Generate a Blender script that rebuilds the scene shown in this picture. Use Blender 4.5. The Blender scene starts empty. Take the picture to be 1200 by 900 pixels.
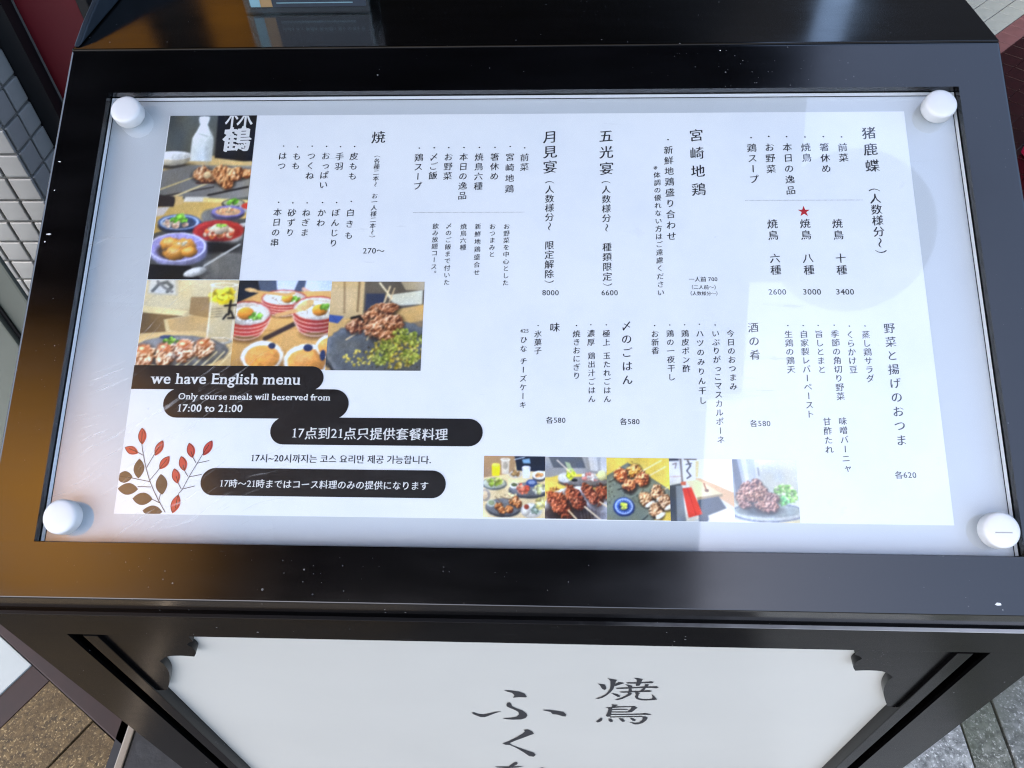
import bpy, bmesh, math, random
import numpy as np
from mathutils import Vector, Matrix, Euler

# ------------------------------------------------------------------ camera, sky, sun, exposure
scene = bpy.context.scene
col = scene.collection
SLOPE = math.radians(26.764)          # slant of the menu board
ZC = 0.95                             # height of the board's centre
YF = -0.1885                          # front face of the cabinet

cam_data = bpy.data.cameras.new('camera')
cam = bpy.data.objects.new('camera', cam_data)
col.objects.link(cam)
cam.location = (0.0151, -0.4002, 1.3243)
cam.rotation_euler = (math.radians(40.833), math.radians(1.403), math.radians(1.763))
cam_data.sensor_width = 36.0
cam_data.lens = 27.0
cam_data.clip_start = 0.01
cam_data.clip_end = 500.0
scene.camera = cam

SUN_EL, SUN_AZ = 61.0, 226.0          # azimuth clockwise from +Y (away from the viewer)
world = bpy.data.worlds.new('World')
scene.world = world
world.use_nodes = True
wn = world.node_tree
wn.nodes.clear()
w_out = wn.nodes.new('ShaderNodeOutputWorld')
w_bg = wn.nodes.new('ShaderNodeBackground')
w_sky = wn.nodes.new('ShaderNodeTexSky')
w_sky.sky_type = 'NISHITA'
w_sky.sun_disc = False
w_sky.sun_elevation = math.radians(SUN_EL)
w_sky.sun_rotation = math.radians(SUN_AZ)
w_sky.air_density = 1.0
w_sky.dust_density = 3.6
w_sky.ozone_density = 1.0
w_bg.inputs['Strength'].default_value = 0.15
wn.links.new(w_sky.outputs[0], w_bg.inputs[0])
wn.links.new(w_bg.outputs[0], w_out.inputs[0])

sun_data = bpy.data.lights.new('sun', 'SUN')
sun_data.energy = 0.6
sun_data.angle = math.radians(20)
sun_data.color = (1.0, 0.96, 0.90)
sun = bpy.data.objects.new('sun', sun_data)
col.objects.link(sun)
_e, _a = math.radians(SUN_EL), math.radians(SUN_AZ)
sun.rotation_euler = Vector((math.sin(_a) * math.cos(_e), math.cos(_a) * math.cos(_e), math.sin(_e))).to_track_quat('Z', 'Y').to_euler()

scene.view_settings.view_transform = 'Standard'
scene.view_settings.look = 'None'
scene.view_settings.gamma = 1.0
scene.view_settings.use_curve_mapping = False
scene.view_settings.exposure = 1.93
scene.render.engine = 'CYCLES'
scene.cycles.use_denoising = True
scene.cycles.use_adaptive_sampling = False
scene.cycles.sample_clamp_indirect = 4.0
scene.cycles.denoiser = 'OPENIMAGEDENOISE'
scene.cycles.denoising_input_passes = 'RGB_ALBEDO_NORMAL'
scene.cycles.denoising_prefilter = 'NONE'
scene.cycles.filter_width = 1.15
scene.cycles.max_bounces = 10
scene.cycles.transparent_max_bounces = 12
scene.cycles.caustics_reflective = False
scene.cycles.caustics_refractive = False

rng = random.Random(7)

# ------------------------------------------------------------------ materials
def s2l(c):
    return tuple(x / 12.92 if x <= 0.04045 else ((x + 0.055) / 1.055) ** 2.4 for x in c)

def rgb(r, g, b):
    return s2l((r / 255, g / 255, b / 255)) + (1.0,)

class NT:
    """small helper round a material's node tree"""
    def __init__(self, name):
        self.m = bpy.data.materials.new(name)
        self.m.use_nodes = True
        self.t = self.m.node_tree
        self.t.nodes.clear()
        self.out = self.t.nodes.new('ShaderNodeOutputMaterial')
    def n(self, kind, **kw):
        nd = self.t.nodes.new('ShaderNode' + kind)
        for k, v in kw.items():
            if k in nd.inputs.keys():
                nd.inputs[k].default_value = v
            else:
                setattr(nd, k, v)
        return nd
    def l(self, a, b):
        self.t.links.new(a, b)
    def coords(self, scale=(1, 1, 1), which='Object'):
        tc = self.n('TexCoord'); mp = self.n('Mapping')
        mp.inputs['Scale'].default_value = scale
        self.l(tc.outputs[which], mp.inputs[0])
        return mp.outputs[0]
    def ramp(self, src, stops):
        r = self.n('ValToRGB')
        el = r.color_ramp.elements
        while len(el) < len(stops):
            el.new(0.5)
        for e, (p, c) in zip(el, stops):
            e.position = p
            e.color = c if len(c) == 4 else (c[0], c[0], c[0], 1)
        self.l(src, r.inputs[0])
        return r.outputs[0]
    def noise(self, vec, scale, detail=4, rough=0.55):
        nz = self.n('TexNoise'); nz.inputs['Scale'].default_value = scale
        nz.inputs['Detail'].default_value = detail; nz.inputs['Roughness'].default_value = rough
        self.l(vec, nz.inputs['Vector'])
        return nz.outputs['Fac']
    def mix(self, f, a, b):
        mx = self.n('MixRGB')
        for src, i in ((f, 0), (a, 1), (b, 2)):
            if isinstance(src, bpy.types.NodeSocket):
                self.l(src, mx.inputs[i])
            else:
                mx.inputs[i].default_value = src
        return mx.outputs[0]
    def math(self, op, a, b=0.0):
        mt = self.n('Math', operation=op)
        for src, i in ((a, 0), (b, 1)):
            if isinstance(src, bpy.types.NodeSocket):
                self.l(src, mt.inputs[i])
            else:
                mt.inputs[i].default_value = src
        return mt.outputs[0]
    def bsdf(self, **kw):
        b = self.n('BsdfPrincipled')
        for k, v in kw.items():
            k = k.replace('_', ' ')
            if isinstance(v, bpy.types.NodeSocket):
                self.l(v, b.inputs[k])
            else:
                b.inputs[k].default_value = v
        self.l(b.outputs[0], self.out.inputs[0])
        return b
    def bump(self, b, height, strength=0.2, dist=0.001):
        bp = self.n('Bump'); bp.inputs['Strength'].default_value = strength
        bp.inputs['Distance'].default_value = dist
        self.l(height, bp.inputs['Height']); self.l(bp.outputs[0], b.inputs['Normal'])

M = {}
def simple(name, c, rough=0.5, var=0.12, scale=30.0, spec=0.5, bump=0.0, metal=0.0):
    t = NT(name)
    v = t.coords()
    f = t.noise(v, scale, 5)
    dark = tuple(x * (1 - var) for x in c[:3]) + (1,)
    lite = tuple(min(1, x * (1 + var)) for x in c[:3]) + (1,)
    base = t.mix(t.ramp(f, [(0.3, (0,)), (0.7, (1,))]), dark, lite)
    b = t.bsdf(Base_Color=base, Roughness=rough, Specular_IOR_Level=spec, Metallic=metal)
    if bump:
        t.bump(b, t.noise(v, scale * 3, 4), bump, 0.002)
    M[name] = t.m
    return t.m

def lacquer(name, base, rough, seed, spec=0.7, coat=0.38):
    """black lacquer: dust specks, faint smears, rubbed patches of gloss"""
    t = NT(name)
    v = t.coords()
    off = t.n('VectorMath', operation='ADD'); off.inputs[1].default_value = (seed, seed * 2.3, 0.7)
    t.l(v, off.inputs[0]); v = off.outputs[0]
    mp = t.n('Mapping'); mp.inputs['Scale'].default_value = (9, 45, 45); t.l(v, mp.inputs[0])
    smear = t.noise(mp.outputs[0], 1.0, 5, 0.6)
    cloud = t.noise(v, 14, 3)
    vo = t.n('TexVoronoi'); vo.inputs['Scale'].default_value = 150; t.l(v, vo.inputs['Vector'])
    pick = t.n('SeparateColor'); t.l(vo.outputs['Color'], pick.inputs[0])
    size = t.math('MULTIPLY', t.math('MAXIMUM', t.math('SUBTRACT', pick.outputs[0], 0.72), 0.0), 0.42)
    size = t.math('MULTIPLY', size, t.ramp(t.noise(v, 6, 2), [(0.38, (0,)), (0.62, (1,))]))
    speck = t.math('LESS_THAN', vo.outputs['Distance'], size)
    b_ = t.mix(t.ramp(smear, [(0.35, (0,)), (0.8, (1,))]), base, tuple(x * 2.0 + 0.0006 for x in base[:3]) + (1,))
    v2 = t.n('TexVoronoi'); v2.inputs['Scale'].default_value = 420; t.l(v, v2.inputs['Vector'])
    p2 = t.n('SeparateColor'); t.l(v2.outputs['Color'], p2.inputs[0])
    sz2 = t.math('MULTIPLY', t.math('MAXIMUM', t.math('SUBTRACT', p2.outputs[1], 0.84), 0.0), 1.5)
    sz2 = t.math('MULTIPLY', sz2, t.ramp(t.noise(v, 9, 3), [(0.40, (0,)), (0.66, (1,))]))
    dust = t.math('LESS_THAN', v2.outputs['Distance'], sz2)
    sm = t.n('Mapping'); sm.inputs['Scale'].default_value = (30, 700, 300); sm.inputs['Rotation'].default_value = (0, 0, 0.5); t.l(v, sm.inputs[0])
    scr = t.math('MULTIPLY', t.ramp(t.noise(sm.outputs[0], 1.0, 3, 0.6), [(0.69, (0,)), (0.74, (1,))]), t.ramp(t.noise(v, 11, 2), [(0.5, (0,)), (0.65, (1,))]))
    b_ = t.mix(t.math('MULTIPLY', scr, 0.25), b_, (0.12, 0.12, 0.12, 1))
    b_ = t.mix(t.math('MULTIPLY', dust, 0.35), b_, (0.22, 0.22, 0.22, 1))
    b_ = t.mix(t.math('MULTIPLY', speck, 0.45), b_, (0.36, 0.36, 0.35, 1))
    ro = t.math('ADD', t.math('MULTIPLY', cloud, 0.14), t.math('MULTIPLY', smear, 0.12))
    ro = t.math('ADD', ro, rough - 0.11)
    b = t.bsdf(Base_Color=b_, Roughness=ro, Specular_IOR_Level=spec, Coat_Weight=coat, Coat_Roughness=rough * 0.8, Coat_IOR=1.6)
    t.bump(b, t.noise(mp.outputs[0], 1.6, 3), 0.05, 0.001)
    M[name] = t.m

lacquer('lacquer', (0.0012, 0.0012, 0.0015, 1), 0.15, 0.0)
lacquer('lacquer_front', (0.002, 0.002, 0.0022, 1), 0.20, 3.1, 0.14, 0.02)
lacquer('lacquer_deck', (0.0012, 0.0012, 0.0015, 1), 0.12, 5.7)

def backing():
    t = NT('backing')
    v = t.coords()
    base = t.mix(t.noise(v, 9, 4), rgb(198, 203, 206), rgb(206, 211, 214))
    t.bsdf(Base_Color=base, Roughness=0.5)
    M['backing'] = t.m
backing()

def paper():
    t = NT('paper')
    v = t.coords()
    fleck = t.noise(v, 120, 3)
    stain = t.noise(v, 11, 6, 0.65)
    a = t.mix(t.ramp(stain, [(0.42, (0,)), (0.75, (1,))]), rgb(243, 245, 245), rgb(233, 237, 240))
    a = t.mix(t.ramp(fleck, [(0.72, (0,)), (0.80, (0.35,))]), a, rgb(190, 195, 205))
    t.bsdf(Base_Color=a, Roughness=0.55, Specular_IOR_Level=0.3)
    M['paper'] = t.m
paper()
simple('ink', (0.018, 0.018, 0.022, 1), 0.5, 0.3, 200)
simple('banner_ink', (0.012, 0.011, 0.012, 1), 0.4, 0.25, 90)
simple('white_ink', (0.80, 0.80, 0.78, 1), 0.5, 0.04, 100)
simple('red_ink', rgb(190, 30, 38), 0.5, 0.08, 100)
simple('berry_ink', rgb(206, 74, 62), 0.5, 0.10, 200)
simple('leaf_ink', rgb(82, 68, 56), 0.5, 0.10, 200)
simple('sign_ink', rgb(58, 58, 60), 0.45, 0.08, 60)
simple('knob_plastic', (0.82, 0.81, 0.79, 1), 0.38, 0.03, 60)
simple('knob_mark', (0.42, 0.41, 0.39, 1), 0.5, 0.05, 60)
simple('front_white', rgb(208, 207, 199), 0.34, 0.03, 6)
simple('chip_white', (0.78, 0.78, 0.76, 1), 0.5, 0.1, 300)

def plate():
    t = NT('plate')
    v = t.coords()
    fr = t.n('Fresnel', IOR=2.0)
    geo = t.n('NewGeometry')
    front = t.math('SUBTRACT', 1.0, geo.outputs['Backfacing'])
    fac = t.math('MULTIPLY', fr.outputs[0], front)
    mp = t.n('Mapping'); mp.inputs['Rotation'].default_value = (0, 0, 0.6); mp.inputs['Scale'].default_value = (14, 160, 20)
    t.l(v, mp.inputs[0])
    wv = t.noise(mp.outputs[0], 1.0, 4, 0.65)
    scr = t.ramp(wv, [(0.60, (0,)), (0.70, (1,))])
    patch = t.ramp(t.noise(v, 7, 3), [(0.45, (0,)), (0.62, (1,))])
    ro = t.math('ADD', t.math('MULTIPLY', t.math('MULTIPLY', scr, patch), 0.35), 0.03)
    gl = t.n('BsdfGlossy'); t.l(ro, gl.inputs['Roughness'])
    tr = t.n('BsdfTransparent'); tr.inputs[0].default_value = (0.985, 0.99, 0.99, 1)
    mx = t.n('MixShader'); t.l(fac, mx.inputs[0]); t.l(tr.outputs[0], mx.inputs[1]); t.l(gl.outputs[0], mx.inputs[2])
    # fine scratches and wiping marks scatter a little light
    m1 = t.n('Mapping'); m1.inputs['Rotation'].default_value = (0, 0, -0.55); t.l(v, m1.inputs[0])
    wob = t.n('TexNoise'); wob.inputs['Scale'].default_value = 9; t.l(v, wob.inputs['Vector'])
    wa = t.n('VectorMath', operation='MULTIPLY_ADD'); wa.inputs[1].default_value = (0.06, 0.06, 0.06)
    t.l(wob.outputs['Color'], wa.inputs[0]); t.l(m1.outputs[0], wa.inputs[2])
    m2 = t.n('Mapping'); m2.inputs['Scale'].default_value = (24, 480, 20)
    t.l(wa.outputs[0], m2.inputs[0])
    s2 = t.ramp(t.noise(m2.outputs[0], 1.0, 3, 0.6), [(0.60, (0,)), (0.72, (1,))])
    mc = t.n('Mapping'); mc.inputs['Location'].default_value = (1.55, 0.45, 0); mc.inputs['Scale'].default_value = (5.0, 5.5, 0); t.l(v, mc.inputs[0])
    sg = t.n('TexGradient', gradient_type='SPHERICAL'); t.l(mc.outputs[0], sg.inputs[0])
    worn_bright = t.ramp(sg.outputs[1], [(0.1, (0.0,)), (0.6, (1,))])
    haze = t.math('MULTIPLY', t.math('MULTIPLY', s2, worn_bright), t.ramp(t.noise(v, 16, 3), [(0.42, (0,)), (0.60, (1,))]))
    haze = t.math('MULTIPLY', t.math('MULTIPLY', haze, front), 0.40)
    wipe = t.math('MULTIPLY', t.math('MULTIPLY', t.ramp(t.noise(v, 26, 5, 0.7), [(0.66, (0,)), (0.80, (1,))]), front), 0.10)
    df = t.n('BsdfDiffuse'); df.inputs[0].default_value = (0.92, 0.90, 0.86, 1)
    m3 = t.n('MixShader'); t.l(t.math('ADD', haze, wipe), m3.inputs[0]); t.l(mx.outputs[0], m3.inputs[1]); t.l(df.outputs[0], m3.inputs[2])
    t.l(m3.outputs[0], t.out.inputs[0])
    M['plate'] = t.m
    t = NT('plate_under')
    tr = t.n('BsdfTransparent'); tr.inputs[0].default_value = (0.985, 0.99, 0.99, 1)
    t.l(tr.outputs[0], t.out.inputs[0]); M['plate_under'] = t.m
    t = NT('plate_edge')
    t.bsdf(Base_Color=rgb(232, 234, 236), Roughness=0.35)
    M['plate_edge'] = t.m
plate()

def clear():
    t = NT('clear')
    fr = t.n('Fresnel', IOR=1.6); geo = t.n('NewGeometry')
    fac = t.math('MULTIPLY', fr.outputs[0], t.math('SUBTRACT', 1.0, geo.outputs['Backfacing']))
    gl = t.n('BsdfGlossy', Roughness=0.03)
    tr = t.n('BsdfTransparent'); tr.inputs[0].default_value = (0.86, 0.92, 0.93, 1)
    mx = t.n('MixShader'); t.l(fac, mx.inputs[0]); t.l(tr.outputs[0], mx.inputs[1]); t.l(gl.outputs[0], mx.inputs[2])
    t.l(mx.outputs[0], t.out.inputs[0]); M['clear'] = t.m
clear()

def print_mat():
    t = NT('photo_print')
    at = t.n('Attribute', attribute_name='print')
    t.bsdf(Base_Color=at.outputs['Color'], Roughness=0.45, Specular_IOR_Level=0.3)
    M['photo_print'] = t.m
print_mat()

def granite(name, a, b, c, scale, moss=None):
    t = NT(name)
    v = t.coords()
    f1 = t.noise(v, scale, 6, 0.7)
    f2 = t.noise(v, scale * 2.7, 3, 0.6)
    base = t.mix(t.ramp(f1, [(0.38, (0,)), (0.62, (1,))]), a, b)
    base = t.mix(t.ramp(f2, [(0.56, (0,)), (0.66, (1,))]), base, c)
    if moss:
        base = t.mix(t.ramp(t.noise(v, 16, 5), [(0.42, (0,)), (0.66, (0.75,))]), base, moss)
    bb = t.bsdf(Base_Color=base, Roughness=0.75)
    t.bump(bb, f1, 0.5, 0.003)
    M[name] = t.m
granite('granite_light', rgb(92, 95, 92), rgb(162, 165, 161), rgb(206, 208, 204), 70)
granite('granite_moss', rgb(74, 77, 68), rgb(120, 123, 112), rgb(168, 170, 160), 85, rgb(74, 80, 62))
granite('granite_grey', rgb(78, 81, 77), rgb(124, 127, 122), rgb(172, 174, 170), 80, rgb(88, 92, 80))
granite('aggregate', rgb(52, 42, 26), rgb(108, 90, 58), rgb(170, 150, 110), 95, rgb(76, 60, 34))
granite('asphalt', rgb(36, 35, 34), rgb(52, 51, 50), rgb(74, 72, 70), 140)

simple('marble', rgb(164, 172, 172), 0.35, 0.04, 14)
simple('rust_metal', rgb(40, 22, 17), 0.55, 0.25, 25)
simple('dark_metal', rgb(36, 36, 38), 0.4, 0.3, 30)
simple('aluminium', rgb(150, 140, 125), 0.35, 0.12, 40, metal=0.8)
simple('rubber_mat', rgb(34, 36, 38), 0.6, 0.35, 40, bump=0.3)
simple('wall_tile', rgb(164, 165, 162), 0.32, 0.06, 22)
simple('grout', rgb(128, 127, 122), 0.85, 0.12, 60)
simple('red_paint', rgb(92, 3, 20), 0.5, 0.08, 10)
simple('crimson', rgb(170, 16, 60), 0.45, 0.08, 10)
simple('black_frame', rgb(20, 20, 22), 0.5, 0.2, 20)
simple('floor_tile_glare', rgb(140, 146, 141), 0.25, 0.06, 20)  # glare of the sky on red tiles, put into their colour
simple('floor_tile_half_glare', rgb(104, 72, 72), 0.22, 0.12, 20)
simple('floor_tile_red', rgb(34, 9, 12), 0.22, 0.16, 20)
simple('floor_grout', rgb(120, 92, 88), 0.8, 0.1, 60)
def far_floor():
    """the same diagonal red tiling, too far off to tell the tiles apart"""
    t = NT('floor_far')
    v = t.coords()
    mp = t.n('Mapping'); mp.inputs['Rotation'].default_value = (0, 0, math.pi / 4); mp.inputs['Scale'].default_value = (13.2, 13.2, 13.2); t.l(v, mp.inputs[0])
    br = t.n('TexBrick', offset=0.0, squash=1.0); br.inputs['Scale'].default_value = 1.0; br.inputs['Mortar Size'].default_value = 0.02
    br.inputs['Brick Width'].default_value = 1.0; br.inputs['Row Height'].default_value = 1.0
    br.inputs['Color1'].default_value = rgb(34, 9, 12); br.inputs['Color2'].default_value = rgb(40, 12, 15); br.inputs['Mortar'].default_value = rgb(120, 92, 88)
    t.l(mp.outputs[0], br.inputs[0])
    t.bsdf(Base_Color=br.outputs[0], Roughness=0.25); M['floor_far'] = t.m
far_floor()
simple('metal_green', rgb(112, 116, 106), 0.5, 0.08, 12)
simple('timber_dark', rgb(11, 9, 8), 0.6, 0.25, 12)
simple('plaster', rgb(150, 148, 140), 0.8, 0.08, 8)
simple('card_dark', rgb(44, 48, 62), 0.5, 0.2, 40)
simple('card_orange', rgb(226, 160, 100), 0.5, 0.1, 40)
simple('card_pale', rgb(176, 206, 214), 0.5, 0.1, 40)
simple('added_lantern_paper', rgb(22, 23, 25), 0.7, 0.06, 10)
simple('lip_grey', rgb(46, 54, 62), 0.3, 0.12, 20)

def emit(name, c, s):
    t = NT(name)
    v = t.coords()
    e = t.n('Emission', Strength=s)
    t.l(t.mix(t.noise(v, 3, 2), c, tuple(x * 0.7 for x in c[:3]) + (1,)), e.inputs[0])
    t.l(e.outputs[0], t.out.inputs[0]); M[name] = t.m
emit('added_window_glow', (1.0, 0.42, 0.07, 1), 0.15)
def amber_glow():
    """amber glow of an added box, fading towards its edges"""
    t = NT('added_amber')
    v = t.coords((1.9, 1.8, 0.0))
    gr = t.n('TexGradient', gradient_type='SPHERICAL'); t.l(v, gr.inputs[0])
    e = t.n('Emission'); e.inputs[0].default_value = (1.0, 0.46, 0.09, 1)
    t.l(t.math('MULTIPLY', t.ramp(gr.outputs[1], [(0.0, (0.02,)), (0.75, (1,))]), 0.85), e.inputs[1])
    t.l(e.outputs[0], t.out.inputs[0]); M['added_amber'] = t.m
amber_glow()
def worn_bright():
    """highlight along a ledge put into the colour, paler towards one end"""
    t = NT('edge_highlight')
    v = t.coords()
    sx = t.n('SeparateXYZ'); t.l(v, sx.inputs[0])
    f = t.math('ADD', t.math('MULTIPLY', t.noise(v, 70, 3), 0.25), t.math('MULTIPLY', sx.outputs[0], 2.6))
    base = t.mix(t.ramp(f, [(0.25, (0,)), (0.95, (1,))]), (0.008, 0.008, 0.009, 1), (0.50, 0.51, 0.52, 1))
    t.bsdf(Base_Color=base, Roughness=0.4); M['edge_highlight'] = t.m
worn_bright()

# ------------------------------------------------------------------ building helpers
def new_obj(name, me, mats, parent=None):
    o = bpy.data.objects.new(name, me)
    for m in (mats if isinstance(mats, (list, tuple)) else [mats]):
        if len(me.materials) < (len(mats) if isinstance(mats, (list, tuple)) else 1):
            me.materials.append(M[m])
    col.objects.link(o)
    if parent is not None:
        o.parent = parent
    return o

def thing(name, label, cat, loc=(0, 0, 0), rot=(0, 0, 0), group=None):
    o = bpy.data.objects.new(name, None)
    o.empty_display_size = 0.05
    col.objects.link(o)
    o.location = loc; o.rotation_euler = rot
    return tag(o, label, cat, group)

def tag(o, label, cat, group=None):
    o['label'] = label; o['category'] = cat
    if group:
        o['group'] = group
    return o

def from_bm(bm, smooth=False):
    me = bpy.data.meshes.new('mesh')
    bm.normal_update(); bm.to_mesh(me); bm.free()
    if smooth:
        for p in me.polygons:
            p.use_smooth = True
    return me

def box_bm(x0, x1, y0, y1, z0, z1, bevel=0.0, seg=2):
    bm = bmesh.new()
    bmesh.ops.create_cube(bm, size=1.0)
    for v in bm.verts:
        v.co = Vector((x0 + (v.co.x + 0.5) * (x1 - x0), y0 + (v.co.y + 0.5) * (y1 - y0), z0 + (v.co.z + 0.5) * (z1 - z0)))
    if bevel:
        bmesh.ops.bevel(bm, geom=bm.edges[:], offset=bevel, segments=seg, profile=0.7, affect='EDGES')
    return bm

def box(name, m, x0, x1, y0, y1, z0, z1, parent=None, bevel=0.0):
    return new_obj(name, from_bm(box_bm(x0, x1, y0, y1, z0, z1, bevel)), m, parent)

def prism_bm(pts, axis, a, b, bevel=0.0, edge_test=None, seg=3):
    """closed outline pts extruded along axis ('x': pts are (y,z); 'y': (x,z); 'z': (x,y))"""
    def mk(p, t):
        return {'x': (t, p[0], p[1]), 'y': (p[0], t, p[1]), 'z': (p[0], p[1], t)}[axis]
    bm = bmesh.new()
    va = [bm.verts.new(mk(p, a)) for p in pts]; vb = [bm.verts.new(mk(p, b)) for p in pts]
    n = len(pts)
    bm.faces.new(va); bm.faces.new(vb[::-1])
    for i in range(n):
        bm.faces.new((va[i], vb[i], vb[(i + 1) % n], va[(i + 1) % n]))
    bmesh.ops.recalc_face_normals(bm, faces=bm.faces[:])
    if bevel:
        es = [e for e in bm.edges if edge_test is None or edge_test(e)]
        bmesh.ops.bevel(bm, geom=es, offset=bevel, segments=seg, profile=0.5, affect='EDGES')
    return bm

def prism(name, m, pts, axis, a, b, parent=None, bevel=0.0, edge_test=None):
    return new_obj(name, from_bm(prism_bm(pts, axis, a, b, bevel, edge_test)), m, parent)

def flat_poly(polys, z=0.0, thick=0.0):
    """flat outlines in the (x, y) plane -> mesh, each a shade above the last"""
    bm = bmesh.new()
    for i, pts in enumerate(polys):
        bm.faces.new([bm.verts.new((p[0], p[1], z + i * 2e-6)) for p in pts])
    bmesh.ops.triangulate(bm, faces=bm.faces[:], ngon_method='EAR_CLIP')
    for f in bm.faces:
        if f.normal.z < 0:
            f.normal_flip()
    return from_bm(bm)

def catmull(pts, n=5, closed=False):
    out = []
    m = len(pts)
    for i in range(m if closed else m - 1):
        p = [Vector(pts[(i + k) % m] if closed else pts[min(max(i + k, 0), m - 1)]) for k in (-1, 0, 1, 2)]
        for j in range(n):
            t = j / n
            out.append(tuple(0.5 * (2 * p[1] + (p[2] - p[0]) * t + (2 * p[0] - 5 * p[1] + 4 * p[2] - p[3]) * t * t + (3 * p[1] - p[0] - 3 * p[2] + p[3]) * t ** 3)))
    if not closed:
        out.append(tuple(pts[-1]))
    return out

def structure(o):
    o['kind'] = 'structure'
    return o

# ------------------------------------------------------------------ letter outlines (taken first, while the scene is small)

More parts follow.
